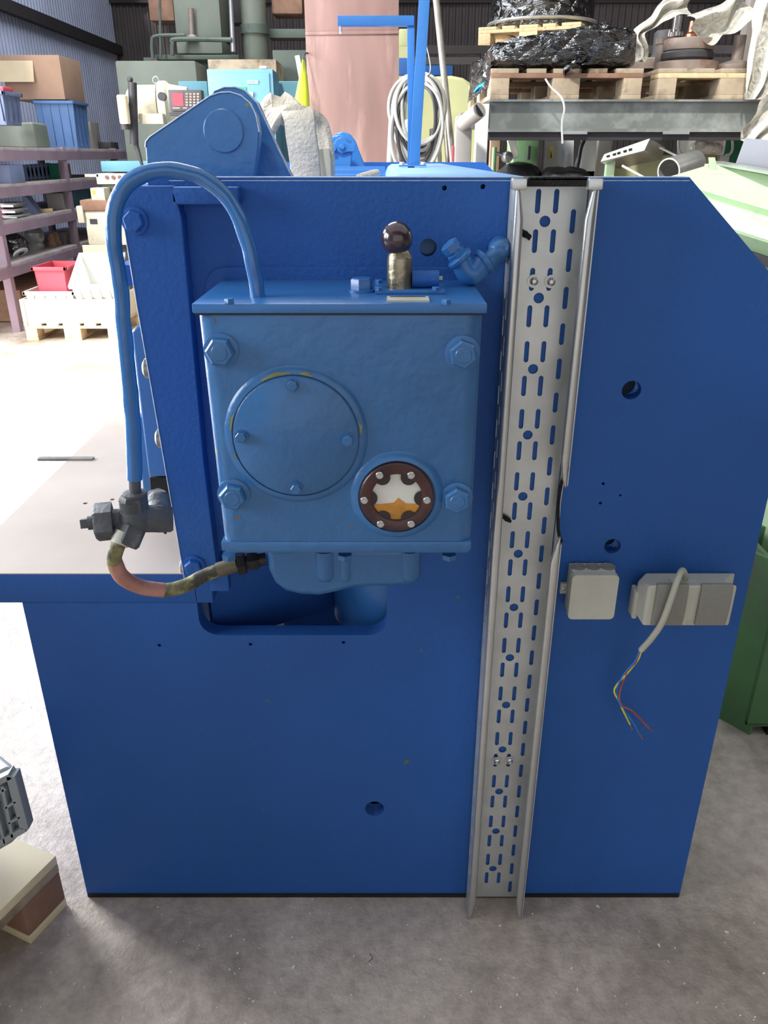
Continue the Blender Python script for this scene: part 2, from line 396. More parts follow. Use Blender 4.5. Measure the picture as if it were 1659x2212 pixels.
for z in (1.2, 2.3, 3.4): wf.span(XL - .04, XL + .06, -.9, 2.4, z - .03, z + .03)
win = struct(wf, 'window_1', 'girt', smooth=0)
for k in range(4):
    for j_ in range(2): MB().span(XL - .01, XL + .01, -.87 + k * .825, -.105 + k * .825, 1.23 + j_ * 1.1, 2.27 + j_ * 1.1).build('pane', 'frosted', win, 0)
struct(MB().span(XL - .1, 9, -9, -2.5, 6.5, 6.62), 'ceiling', 'wall_sheet', smooth=0)
for (xa2, xb2, ya2, yb2) in ((XL - .1, -3.7, 5.0, YB + .1), (-.1, 9, 5.0, YB + .1), (-3.7, -.1, 5.0, 6.3), (-3.7, -.1, 10.1, YB + .1)):
    struct(MB().span(xa2, xb2, ya2, yb2, 6.5, 6.62), 'ceiling', 'wall_sheet', smooth=0)
w2_ = struct(MB().span(-3.7, -.1, 6.26, 6.34, 6.48, 6.6).span(-3.7, -.1, 8.16, 8.24, 6.48, 6.6).span(-3.7, -.1, 10.06, 10.14, 6.48, 6.6), 'fill_light_frame', 'girt', smooth=0)  # frame and panes added to dress the fill lamp above the rack
for yy in (6.34, 8.24): MB().span(-3.7, -.1, yy, yy + 1.82, 6.54, 6.56).build('pane', 'frosted', w2_, 0)
for k in range(5): struct(MB().span(XL + 1.2 + k * 2.8 - .06, XL + 1.2 + k * 2.8 + .06, -2.5, 5.0, 6.5, 6.62), 'trim_%d' % (6 + k), 'girt', smooth=0)
struct(corrugated((9, YB, 0), (9, -9, 0), 0, 6.5, .14, .024, (-1, 0, 0)), 'wall_right', 'wall_sheet', smooth=0)
struct(MB().span(XL - .06, XL, 3.3, 6.2, 4.3, 5.6), 'wall_left', 'wall_sheet_hazed', smooth=0)
struct(corrugated((XL, YB, 0), (9, YB, 0), 0, 7, .11, .024, (0, -1, 0)), 'wall_back', 'wall_sheet', smooth=0)
for (zg, yy) in ((3.75, YB), ):
    struct(MB().span(XL + .02, 9, yy - .12, yy - .03, zg, zg + .14), 'trim_1', 'girt', smooth=0)
struct(MB().span(XL + .03, XL + .12, 6.3, YB, 3.0, 3.14), 'trim_2', 'girt', smooth=0)
for k, zz in enumerate((3.3, 6.2)):
    struct(MB().span(XL - .04, XL + .10, zz - .07, zz + .07, 0, 4.3), 'trim_%d' % (3 + k), 'girt', smooth=0)
struct(MB().span(XL - .04, XL + .10, 3.23, 6.27, 4.3, 4.44), 'trim_5', 'girt', smooth=0)

# ---------------------------------------------------------------- the blue machine
D = 1.185; ZT = 1.421; YF = 3.62
mach = thing('sheet_metal_machine', 'large blue machine with a flat steel side plate, table and lifting lugs', 'machine', (0, D, 0))
def pz(px, py, Y=D): p = P(px, py, Y); return (p.x, p.z)
TXA, TXA2 = .1, .3
outline = [(-.636, 0), (.634, 0), (.634, 1.228), (.426, ZT), (-.33, ZT), (-.33, .733), (-.636, .733)]
holes = []
for px, py, r in ((925, 535, .0125), (1364, 843, .0152), (1323, 1180, .0140), (809, 1747, .0192), (960, 406, .0035), (1043, 403, .0035),
                  (344, 1394, .0033), (541, 1392, .0033), (742, 1388, .0033), (1303, 1045, .0028), (1297, 1087, .0028), (1340, 1070, .0022)):
    holes.append(circ(*pz(px, py), r, 20 if r > .01 else 10))
xa, zb = pz(417, 1372); xb, _ = pz(836, 1372); zt_ = pz(417, 1190)[1]
holes.append(rrect(pz(424, 1290)[0], pz(836, 1290)[0], zb, zt_, .034, 8))
MB().plate(outline, holes, (0, D + .032, 0), (1, 0, 0), (0, 0, 1), .032).build('side_plate', 'blue', mach, 0)
MB().span(-.634, .632, D - .0015, D + .03, 0, .011).build('base_rail', 'black_metal', mach, 0)
far = [(-.636, 0), (.634, 0), (.634, 1.228), (.426, ZT), (-.42, ZT), (-.42, .733), (-.636, .733)]
MB().plate(far, [], (0, YF + .03, 0), (1, 0, 0), (0, 0, 1), .03).build('side_plate', 'blue', mach)
def edge_line(name, pts, r, parent): return MB().tube(pts, r, 6, 1).build(name, 'rim_highlight', parent, 60)  # draws a painted rim highlight as a thin pale line
MB().rings([[V((x, D - .0006, ZT - .0045)), V((x, D + .003, ZT + .0008)), V((x, D + .033, ZT + .0008)), V((x, D + .033, ZT - .0045))] for x in (-.30, TXA, TXA2, .427)]).build('plate_top_highlight', 'rim_highlight', mach, 0)  # pale strip paints the rim highlight along the plate top
# inside of the frame seen through the openings
zi = pz(600, 1300)[1]
MB().prism([V((-.32, D + .06, zb - .06)), V((-.09, D + .20, zb - .06)), V((-.13, D + .20, zt_ + .1)), V((-.32, D + .06, zt_ + .1))], (-.01, .02, 0)).build('inner_backing', 'blue', mach)
MB().span(-.30, .62, 2.0, 2.03, .02, 1.30).build('inner_backing', 'blue', mach)
MB().cyl((.02, D + .17, zb - .05), (.02, D + .17, zt_ + .06), .12, n=40).build('drive_cylinder', 'blue_bright', mach)
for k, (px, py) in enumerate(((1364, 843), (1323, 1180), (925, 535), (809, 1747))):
    p = P(px, py, D + .07); MB().box(p, (.12, .01, .12)).build('inner_backing', 'machine_green' if k < 2 else 'hole_dark', mach)  # backing boxes added behind the holes; near-black paints the shade inside
# table
zt2 = .79
MB().span(-.75, -.30, D, D + .04, .733, zt2, .002).build('table_front', 'blue', mach)
MB().span(-.30, pz(495, 1240)[0], D - .012, D + .01, pz(495, 1270)[1], pz(495, 1212)[1], .002).build('table_front', 'blue', mach)
tb = []
for i in range(6):
    for j in range(2): tb.append(circ(-.62 + j * .05, D + .30 + i * .35 + j * .02, .005, 8))
MB().plate([(-.75, D + .001), (-.33, D + .001), (-.33, YF), (-.75, YF)], tb, (0, 0, zt2 - .012), (1, 0, 0), (0, 1, 0), .0135).build('table_top', 'table_steel', mach, smooth=0)
MB().span(-.74, -.36, D + .05, YF - .02, .735, .777).build('table_frame', 'blue', mach)
MB().span(-.62, -.36, YF - .3, YF - .2, 0, .735).build('table_leg', 'blue', mach)
MB().span(-.60, -.55, D + .05, YF, .05, .735).build('bed_side', 'blue', mach)
MB().span(-.82, -.69, 1.735, 1.75, zt2, zt2 + .006).build('table_scale', 'steel', mach)
MB().span(-.70, -.665, 2.02, 2.06, zt2, zt2 + .02, .003).build('table_stop', 'steel', mach)
# slide column left of the gearbox
YC = D - .03
col = [P(253, 402, YC), P(372, 402, YC), P(392, 470, YC), P(440, 1000, YC), P(470, 1240, YC), P(470, 1252, YC), P(399, 1252, YC), P(296, 660, YC)]
colo = MB().prism(col, (0, .11, 0)).build('slide_column', 'blue', mach, bev=.0015)
edge_line('rim_highlight', [P(254, 403, YC), P(296, 660, YC), P(399, 1252, YC)], .0009, colo)  # sunlit column edge painted as a pale line
for px, py, mt in ((292, 477, 'blue'), (420, 1221, 'blue')):
    c = P(px, py, YC)
    MB().lathe(c, (0, -1, 0), [(.0185, 0), (.0185, .004), (.016, .0045)], 28).hexa(c - V((0, .004, 0)), (0, -1, 0), .0145, .010, phase=.3).build('bolt', mt, colo)
for px, py in ((320, 795), (347, 946), (398, 1225)):
    c = P(px + 4, py, YC + .05); MB().lathe(c, (-1, 0, 0), [(.016, -.01), (.016, .006), (.010, .010)], 20).build('bolt', 'steel', colo)
# ledge at the top of the recess and the raised mounting pad behind the gearbox
a, b = pz(376, 392), pz(524, 440)
MB().span(a[0], b[0], D - .03, D + .005, b[1], a[1] - .006, .004).build('ledge', 'blue', mach)
pad = rrect(pz(470, 900)[0], pz(1015, 900)[0], pz(700, 1195)[1], pz(700, 577)[1], .03, 8)
MB().plate(pad, [], (0, D + .001, 0), (1, 0, 0), (0, 0, 1), .006).build('mounting_pad', 'blue', mach, bev=.002)
# guard slab behind the column
g = MB(); q0, q1 = P(285, 705, 1.42), P(420, 1058, 1.42)
g.prism([P(283, 716, 1.42), P(296, 704, 1.42), P(420, 704, 1.42), P(420, 1030, 1.42), P(321, 1030, 1.42)], (0, .035, 0)).build('hold_down_guard', 'blue_bright', mach, bev=.004)
MB().prism([P(296, 900, 1.5), P(420, 900, 1.5), P(420, 1068, 1.5), P(309, 1068, 1.5)], (0, .03, 0)).build('hold_down_guard', 'blue_bright', mach, bev=.003)
MB().prism([P(322, 1030, 1.43), P(420, 1030, 1.43), P(420, 1085, 1.43), P(327, 1085, 1.43)], (0, .03, 0)).build('hold_down_foot', 'black_metal', mach, bev=.002)
MB().prism([P(352, 1085, 1.30), P(378, 1085, 1.30), P(374, 1120, 1.30), P(358, 1155, 1.30), P(352, 1150, 1.30)], (0, .012, 0)).build('chain_end', 'black_metal', mach)

# deck cover, cross members
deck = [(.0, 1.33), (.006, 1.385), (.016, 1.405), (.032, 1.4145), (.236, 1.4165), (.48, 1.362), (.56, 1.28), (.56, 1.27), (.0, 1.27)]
MB().rings([[V((x, D + .032, z)) for x, z in deck], [V((x, YF, z)) for x, z in deck]]).build('deck_cover', 'deck_glare', mach)
for yy, zz, hh in ((2.45, 1.398, .05), (2.95, 1.404, .05), (3.3, 1.408, .05)):
    MB().span(-.40, .004, yy, yy + .06, zz - hh, zz, .002).build('cross_member', 'blue_bright', mach)
MB().span(-.40, .0, D + .032, YF, 1.27, 1.30).build('trough_floor', 'blue', mach)
MB().span(-.33, -.28, D + .45, YF, .95, 1.385).build('upper_beam', 'blue', mach)
# lifting lugs
def arc(cx, cy, r, a0, a1, n): return [(cx + r * cos(R(a0 + (a1 - a0) * i / n)), cy + r * sin(R(a0 + (a1 - a0) * i / n))) for i in range(n + 1)]
def ppoly(pts, Y): return [P(x, y, Y) for x, y in pts]
YL = 1.34
lugp = [(322, 425), (314, 318), (315, 306), (323, 296), (335, 288), (452, 208), (475, 200), (497, 199), (520, 206), (540, 222), (553, 248), (560, 285), (558, 320), (545, 425)]
lug = MB().prism(ppoly(lugp, YL), (0, .03, 0)).build('lifting_lug', 'blue_cast', mach, bev=.002)
edge_line('rim_highlight', [P(x, y, YL) for x, y in lugp[1:12]], .0013, lug)  # lit lug rim painted as a pale line
c = P(483, 283, YL); MB().lathe(c, (0, -1, 0), [(.031, -.002), (.031, .0012), (.0295, .002)], 36).build('pin_end', 'blue_cast', lug, 15)
lug2p = [(430, 425), (432, 240), (462, 197), (485, 188), (508, 188), (530, 196), (556, 222), (574, 262), (598, 316), (640, 400), (640, 425)]
MB().prism(ppoly(lug2p, YL + .075), (0, .03, 0)).build('lifting_lug', 'blue_cast', mach, bev=.002)
edge_line('rim_highlight', [P(x, y, YL + .075) for x, y in lug2p[2:10]], .0016, mach)
MB().cyl(P(483, 283, YL + .02), P(483, 283, YL + .02) + V((0, .07, 0)), .028).build('lug_pin', 'black_metal', mach)
YL2 = 3.40
def small_lug(pts, Y, nm='lifting_lug'): return MB().prism(ppoly(pts, Y), (0, .05, 0)).build(nm, 'blue_bright', mach, bev=.004)
l3 = small_lug([(708, 372), (709, 318), (712, 303), (720, 294), (733, 290), (748, 294), (758, 304), (762, 318), (757, 372)], YL2)
small_lug([(700, 372), (715, 300), (725, 288), (741, 284), (757, 290), (768, 305), (777, 330), (792, 366), (792, 375)], YL2 + .12)
kp = MB(); kp.plate([(x * .0019, y * .0019) for x, y in ((-28, -8), (-8, -8), (0, -12), (12, -8), (28, -8), (28, 8), (14, 8), (10, 16), (0, 20), (-10, 16), (-14, 8), (-28, 4))], [], P(738, 319, YL2), (1, 0, 0), (0, 0, 1), .012)
kp.build('keeper_plate', 'blue_bright', l3, bev=.002)
for px, py in ((722, 321), (740, 317)): MB().hexa(P(px, py, YL2) - V((0, .012, 0)), (0, -1, 0), .011, .012).build('bolt', 'blue_bright', l3)
# jib arm
YJ = 2.56; w = mpp(200, YJ)
j = MB().bar(P(888, 362, YJ), P(887.5, 37, YJ), 15 * w, 15 * w, (0, 1, 0), .001).build('jib_post', 'blue_bright', mach)
MB().bar(P(730, 46, YJ), P(894, 46, YJ), .03, 18 * w, (0, 0, 1), .001).build('jib_arm', 'blue_bright', mach)
MB().cyl(P(736, 50, YJ), P(736, 73, YJ), .0035).build('hook_rod', 'strap_white', mach)
MB().bar(P(895, 357, YJ - .03), P(919, -40, YJ - .03), 22 * w, .02, (0, 1, 0), .001).build('jib_stay', 'blue_bright', mach)
fb = MB().bar(P(862, 358, YJ - .02), P(920, 357, YJ - .02), .06, .005, (0, 0, 1)).build('foot_plate', 'blue_bright', mach)
for px in (868, 914): MB().hexa(P(px, 357, YJ - .035), (0, 0, 1), .008, .009).build('bolt', 'zinc', fb)
# elbow fitting on the side plate
e0 = P(1079, 541, D - .035)
e = MB(); e.sphere(e0, .0158); e.cyl(e0, e0 + V((.006, .04, 0)), .015, .017)
e.tube([e0, P(1062, 558, D - .045), P(1040, 578, D - .05)], [.0125, .0115, .0115], 16)
el = e.build('pipe_elbow', 'blue_cast', mach)
f = MB(); a, b, c2 = P(1046, 566, D - .052), P(1018, 588, D - .056), P(992, 556, D - .058)
f.tube([a, b + V((.004, 0, -.001)), b + V((-.006, 0, .002)), c2], [.014, .0165, .0165, .014], 18)
dd = (b - a).normalized(); f.lathe(a, -dd, [(.0165, -.004), (.0185, 0), (.0185, .003), (.013, .006)], 24)
du = (c2 - b).normalized(); f.lathe(c2, du, [(.0165, -.005), (.0185, -.003), (.0185, .001), (.0125, .004)], 24)
f.build('tee_fitting', 'blue_bright', mach)
MB().hexa(c2 + du * .003, du, .0145, .007, phase=.2).cyl(c2 + du * .009, c2 + du * .013, .0105).build('nut', 'blue_bright', mach)
MB().hexa(c2 + du * .013, du, .0130, .012, phase=.5).build('plug', 'blue_bright', mach)
# ---------------------------------------------------------------- gearbox
GY = .985; GT = 1.2833; GX0, GX1, GZ0 = -.2339, .1242, .9345
gb = thing('gearbox', 'blue cast gearbox housing bolted to the machine side, with round cover and sight glass', 'gearbox', ((GX0 + GX1) / 2, GY + .1, GZ0))
LT = .012
def taperbox(mb, x0, x1, y0, y1, z0, z1, tx, bev):
    t = bmesh.new(); bmesh.ops.create_cube(t, size=1.0)
    for v in t.verts:
        lo = v.co.z < 0
        v.co = V(((x0 + (tx if lo else 0)) if v.co.x < 0 else x1, y0 if v.co.y < 0 else y1, z0 if lo else z1))
    bmesh.ops.bevel(t, geom=[e_ for e_ in t.edges if abs(e_.verts[0].co.z - e_.verts[1].co.z) > .01 or min(e_.verts[0].co.z, e_.verts[1].co.z) < z0 + .01], offset=bev, segments=4, profile=.5, affect='EDGES')
    return mb._join(t)
body = taperbox(MB(), GX0, GX1, GY, D - .006, GZ0, GT - LT - .001, .006, .022)
body.span(GX0 + .006, GX1 - .002, GY + .008, D - .006, GZ0 - .004, GZ0 + .02, .006)
c = V((P(640, 942, GY).x, GY, P(640, 942, GY).z)); cs = P(857, 1070, GY)
body.lathe(c, (0, -1, 0), [(.098, -.004), (.094, .0015), (.089, .004), (.0845, .0048), (.0845, .002)], 64)
body.lathe(cs, (0, -1, 0), [(.068, -.004), (.063, .002), (.057, .0055), (.053, .0065), (.053, .002)], 48)
# the folded base seam
body.span(GX0 + .004, GX1 - .001, GY - .0012, GY + .02, GZ0 + .004, GZ0 + .020, .004)
gbody = body.build('housing', 'blue_cast', gb, 32)
lid = MB().span(GX0 - .003, GX1 + .003, GY - .003, D - .004, GT - LT, GT, .002).build('lid', 'blue_bright', gb)
MB().span(GX0 - .001, GX1 + .001, GY - .001, D - .006, GT - LT - .0025, GT - LT).build('lid_gasket', 'gasket', gb)
# round cover
cv = MB().lathe(c, (0, -1, 0), [(.0825, .001), (.0825, .0055), (.0805, .0070), (.0, .0070)], 64).build('round_cover', 'blue_cast', gb)
for px, py in ((632, 832), (521, 943), (752, 950), (640, 1055)):
    q = P(px, py, GY - .007); MB().lathe(q, (0, -1, 0), [(.0092, -.001), (.0092, .0012)], 20).hexa(q, (0, -1, 0), .0076, .006, phase=random.random()).build('bolt', 'blue_cast', cv)
# flakes of old paint round the cover
def flake(mb, a0, a1, r0, r1, seed):
    n = 9; pts = []
    rr = random.Random(seed)
    for i in range(n): t = R(a0 + (a1 - a0) * i / (n - 1)); r_ = r1 * (1 - .05 * abs(i / (n - 1) - .5) - rr.random() * .02); pts.append(c + V((cos(t) * r_, -.0052 + (.0035 if r1 > .092 else 0), sin(t) * r_)))
    for i in range(n - 1, -1, -1): t = R(a0 + (a1 - a0) * i / (n - 1)); r_ = r0 * (1 + rr.random() * .01); pts.append(c + V((cos(t) * r_, -.0058, sin(t) * r_)))
    mb.prism(pts, (0, .002, 0))
for k, (a0, a1, r1) in enumerate(((92, 118, .0905), (73, 84, .0905), (158, 174, .0895), (2, 14, .0895), (196, 201, .089))):
    m_ = MB(); flake(m_, a0, a1, .0845, r1, k); m_.build('paint_flake', 'old_paint', gbody, 0)
for px, py, w_, h_ in ((515, 1117, .010, .004), (758, 1139, .004, .004), (462, 690, .002, .008)):
    q = P(px, py, GY); MB().plate([(-w_ / 2, -h_ / 2), (w_ * .2, -h_ * .3), (w_ / 2, h_ * .4), (-w_ * .1, h_ / 2)], [], q + V((0, .0008, 0)), (1, 0, .3), (-.3, 0, 1), .0014).build('paint_flake', 'wood_dark', gbody, 0)
# corner bolts
for px, py, rr in ((478, 757, .1), (999, 762, .35), (505, 1068, .2), (986, 1075, .45)):
    q = P(px, py, GY)
    MB().lathe(q, (0, -1, 0), [(.0225, -.002), (.0225, .0012), (.021, .002)], 32).hexa(q - V((0, .0015, 0)), (0, -1, 0), .0185, .014, phase=rr).lathe(q - V((0, .0153, 0)), (0, -1, 0), [(.0105, 0), (.0095, .001)], 20).build('bolt', 'blue_cast', gb)
# oil sight glass
sg = MB().lathe(cs, (0, -1, 0), [(.0505, .000), (.0505, .0085), (.049, .0098), (.0365, .0098), (.0345, .0085), (.0345, .003)], 48)
sgo = sg.build('sight_glass_ring', 'bronze_ring', gb)
scr = [(820, 1025), (888, 1025), (787, 1079), (922, 1079), (822, 1130), (888, 1130)]
ys = GY - .0098
zoil = P(857, 1092, ys).z
def lens_poly(cut, above, r=.0345):
    pts = []
    for i in range(48):
        t = 2 * pi * i / 48; x, z = cs.x + r * cos(t), cs.z + r * sin(t)
        zz = cut + (.004 * sin((x - cs.x) * 60))
        pts.append((x, max(z, zz) if above else min(z, zz)))
    return pts
zz_ = lambda: None
MB().plate([(x, z) for x, z in circ(cs.x, cs.z, .0343, 40)], [], (0, GY - .0035, 0), (1, 0, 0), (0, 0, 1), .001).build('lens', 'milky', sgo)
low = [(x, z) for x, z in circ(cs.x, cs.z, .0341, 60) if z < zoil]
low.sort(key=lambda p: atan2(p[1] - cs.z, p[0] - cs.x) if True else 0)
tops = [(cs.x + .0315, zoil), (cs.x + .012, zoil + .001), (cs.x + .002, zoil + .009), (cs.x - .004, zoil + .002), (cs.x - .02, zoil), (cs.x - .0315, zoil)]
MB().plate(low + tops, [], (0, GY - .0046, 0), (1, 0, 0), (0, 0, 1), .0008).build('oil', 'amber', sgo, 0)
for px, py in scr:
    q = P(px, py, ys); dv = (V((cs.x, ys, cs.z)) - q); dv.y = 0; qq = q + dv * .16
    t = [(x, z) for x, z in circ(qq.x, qq.z, .0108, 24)]
    t = [(x, z) if math.hypot(x - cs.x, z - cs.z) < .036 else (cs.x + (x - cs.x) * .036 / math.hypot(x - cs.x, z - cs.z), cs.z + (z - cs.z) * .036 / math.hypot(x - cs.x, z - cs.z)) for x, z in t]
    MB().plate(t, [], (0, GY - .0056, 0), (1, 0, 0), (0, 0, 1), .0025).build('lobe', 'dark_lobe', sgo, 0)
    MB().lathe(q, (0, -1, 0), [(.0052, -.001), (.0052, .0038), (.0046, .0044), (.0026, .0044), (.0026, .0015)], 20).build('screw', 'chrome', sgo)
# things on the lid
pl = MB(); q = PZ(782, 629, GT); pl.lathe(q, (0, 0, 1), [(.0185, 0), (.0185, .0025), (.0165, .003)], 28).hexa(q + V((0, 0, .003)), (0, 0, 1), .0152, .0145, phase=.26).build('filler_plug', 'blue_bright', gb)
a, b = PZ(810, 636, GT), PZ(951, 612, GT)
MB().span(a.x, b.x, a.y, a.y + .062, GT, GT + .005, .001).build('lever_plate', 'blue_bright', gb)
for px, py in ((818, 627), (941, 627), (818, 611), (940, 612)):
    q = PZ(px, py, GT + .005); MB().hexa(q, (0, 0, 1), .0055, .0045).build('bolt', 'blue_bright', gb)
q = PZ(863, 621, GT + .005)
lev = MB().lathe(q, (0, 0, 1), [(.0168, 0), (.0168, .036), (.0160, .041), (.0105, .050), (.009, .052)], 36).build('gear_lever', 'worn_steel', gb)
zb_ = P(857, 515, q.y).z
MB().sphere((P(857, 515, q.y).x, q.y, zb_), .0212, n=40).build('knob', 'ball', lev)
MB().cyl(V((q.x + .0165, q.y, GT + .016)), V((q.x + .052, q.y, GT + .016)), .0115).build('pivot', 'blue', lev)
MB().cyl(V((q.x + .052, q.y, GT + .016)), V((q.x + .057, q.y, GT + .016)), .004).build('pivot_pin', 'steel', lev)
a, b = PZ(836, 653, GT), PZ(925, 644, GT)
npo = MB().span(a.x, b.x, a.y, b.y, GT, GT + .0025).build('nameplate', 'ivory', gb)
MB().span(a.x + .004, b.x - .004, b.y - .007, b.y - .004, GT + .0025, GT + .003).build('print_line', 'ink', npo)
for px, py in ((495, 655), (964, 657)):
    q = PZ(px, py, GT); MB().hexa(q, (0, 0, 1), .0062, .006).build('bolt', 'blue_bright', gb)
# cast sump below
sp = [(575, 1185), (579, 1235), (592, 1262), (615, 1280), (650, 1288), (690, 1290), (725, 1283), (760, 1274), (800, 1271), (900, 1268), (903, 1185)]
s_ = MB().prism(ppoly(sp, 1.05), (0, D - 1.06, 0))
sump = s_.build('sump', 'blue_cast', gb, bev=.010)
for px, r_ in ((700, .020), (745, .012), (885, .018)):
    t = P(px, 1198, 1.05); u_ = P(px, 1266, 1.05); MB().lathe((t.x, 1.05 + r_ * .72, u_.z + .004), (0, 0, 1), [(r_ * .5, 0), (r_ * .85, .004), (r_, .012), (r_, t.z - u_.z)], 24).build('rib', 'blue_cast', sump, 60)
for px in (495, 745, 970): MB().hexa(P(px, 1196, GY + .03), (0, 0, -1), .011, .009).build('bolt', 'blue_cast', gb)
# oil pipe bent over from the lid to the valve
path = [(557, 645, 1.035), (551, 600, 1.035), (538, 535, 1.035), (516, 470, 1.04), (480, 417, 1.045), (430, 382, 1.045), (370, 368, 1.04), (318, 373, 1.035), (275, 398, 1.03), (250, 445, 1.025), (244, 500, 1.02), (252, 565, 1.02), (262, 630, 1.02), (268, 720, 1.02), (280, 830, 1.02), (288, 930, 1.02), (291, 1035, 1.02)]
pp = MB().tube([P(*t) for t in path], [.0098, .0098, .0100, .0098, .0102, .0098, .0096, .0102, .0098, .0102, .0098, .0102, .0100, .0104, .0106, .0105], 18)
for v in pp.bm.verts: v.co += noise.noise_vector(v.co * 45) * .0011
pp.build('oil_pipe', 'blue_gloss', gb, 60)
MB().cyl(P(291, 1032, 1.02), P(292, 1072, 1.02), .0082).build('pipe_end', 'cast_grey', gb)

# ---------------------------------------------------------------- valve and hose
vc = P(292, 1120, 1.02)
va = thing('hydraulic_valve', 'dark grey cast valve with hexagonal caps at the end of the bent blue pipe', 'valve', vc - V((0, 0, .03)))
cr = MB().sphere(vc, .024, (1.1, 1, 1)).cyl(vc, vc + V((0, 0, .03)), .019).cyl(vc, vc + V((-.035, -.004, -.002)), .0165).cyl(vc, vc + V((.035, .012, -.006)), .02)
cr.build('valve_body', 'cast_grey', va, 50)
MB().hexa(P(292, 1102, 1.02) , (0, 0, 1), .0195, .024, phase=.3).lathe(P(292, 1070, 1.02), (0, 0, 1), [(.017, 0), (.017, .004), (.011, .006)], 20).build('union_nut', 'cast_grey', va)
p0 = vc + V((-.030, -.005, -.001)); MB().hexa(p0, (-.97, -.25, 0), .0275, .026, phase=.15).build('hex_cap', 'cast_grey', va)
p1 = p0 + V((-.97, -.25, 0)) * .026; MB().cyl(p1, p1 + V((-.008, -.002, 0)), .010).lathe(p1 + V((-.006, -.0015, 0)), (-.97, -.25, 0), [(.0088, 0), (.0088, .012)], 4, phase=.5).build('square_stem', 'cast_grey', va, 20)
MB().hexa(vc + V((.028, .010, -.006)), (.95, .3, -.1), .022, .022, phase=.4).build('hex_cap', 'cast_grey', va)
d_ = V((-.32, -.52, -.72)); MB().hexa(vc + d_ * .014, d_, .0225, .028, phase=.1).build('hex_cap', 'cast_grey', va)
MB().hexa(P(345, 1100, 1.10), (0, -.3, 1), .018, .03).sphere(P(342, 1085, 1.09), .018).cyl(P(342, 1085, 1.09), P(335, 1120, 1.05), .014).build('side_fitting', 'cast_grey', va)
hs = thing('oil_hose', 'dirty yellowish rubber hose with reddish tape looping from valve to gearbox underside', 'hose', P(310, 1285, 1.03))
hp = [(268, 1152, 1.0), (254, 1180, .99), (247, 1213, .995), (264, 1246, 1.005), (305, 1268, 1.02), (355, 1275, 1.03), (400, 1265, 1.04), (436, 1246, 1.05), (470, 1232, 1.055), (512, 1220, 1.06)]
MB().tube([P(*t) for t in hp], [.0118, .0105, .0108, .0108, .0104, .0108, .0105, .0100, .0098], 16).build('hose', 'hose', hs, 60)
MB().tube([P(*t) for t in hp[2:6]], [.0112, .0116, .0114, .0112], 16).build('tape', 'hose_tape', hs, 60)
MB().tube([P(*t) for t in ((269, 1150, 1.0), (257, 1176, .99))], [.0128, .0128], 16, sub=1).build('sleeve', 'ivory', hs)
a, b, c_ = P(470, 1232, 1.055), P(512, 1219, 1.06), P(575, 1207, 1.07)
MB().cyl(a, b, .0118).build('ferrule', 'hose_end', hs)
dd = (c_ - b).normalized(); MB().hexa(b, dd, .0175, .014, phase=.2).hexa(b + dd * .017, dd, .0155, .016, phase=.5).cyl(b + dd * .012, c_, .010).build('hose_nut', 'black_metal', hs)
# ---------------------------------------------------------------- cable tray
TX0, TX1, TYF, TYB, TZ1 = .176, .285, 1.131, 1.1835, 1.419
ct = thing('cable_tray', 'galvanised perforated cable tray screwed upright on the blue side plate', 'cable tray', ((TX0 + TX1) / 2, 1.16, 0))
xc = (TX0 + TX1) / 2; hl = []; z0 = H - .0863; pit = .10635
for k in range(-1, 14):
    zc = z0 - k * pit
    if 0 <= k <= 12: hl.append(circ(xc - .002, zc, .0078, 14))
    for dz in (-.0266, .0266):
        for dx in (-.0130, .0125):
            if .03 < zc + dz < 1.40: hl.append(slot(xc - .001 + dx, zc + dz, .0072, .0325))
    for dz in (0, -.0532):
        for dx in (-.0385, .0375):
            if .03 < zc + dz < 1.395: hl.append(slot(xc + dx, zc + dz, .0072, .0325))
MB().plate([(TX0, .004), (TX1, .004), (TX1, TZ1), (TX0, TZ1)], hl, (0, TYB, 0), (1, 0, 0), (0, 0, 1), .0015).build('tray_base', 'zinc', ct, 0)
fl = []; k = 0
ymid = (TYF + TYB) / 2
while .05 + k * .0532 < 1.38:
    fl.append(slot(ymid + .011, .05 + k * .0532, .0065, .030)); fl.append(slot(ymid - .010, .0766 + k * .0532, .0065, .030)); k += 1
MB().plate([(TYF, .002), (TYB, .002), (TYB, TZ1), (TYF, TZ1)], [f_ for f_ in fl if max(z for _, z in f_) < TZ1 - .01], (TX0, 0, 0), (0, 1, 0), (0, 0, 1), .0015).build('tray_flange', 'zinc', ct, 0)
zn0, zn1 = P(1215, 1050, TYF).z, P(1200, 1165, TYF).z
out = [(TYF, .002), (TYB, .002), (TYB, TZ1), (TYF, TZ1), (TYF, zn0), (TYF + .02, zn0 + .012), (TYF + .030, zn0 - .02), (TYF + .034, (zn0 + zn1) / 2), (TYF + .03, zn1 + .015), (TYF + .012, zn1 - .008), (TYF, zn1 - .01)]
fr = [f_ for f_ in fl if max(z for _, z in f_) < TZ1 - .01 and not any(zn1 - .02 < z < zn0 + .03 for _, z in f_)]
MB().plate(out, fr, (TX1 + .0015, 0, 0), (0, 1, 0), (0, 0, 1), .0015).build('tray_flange', 'zinc', ct, 0)
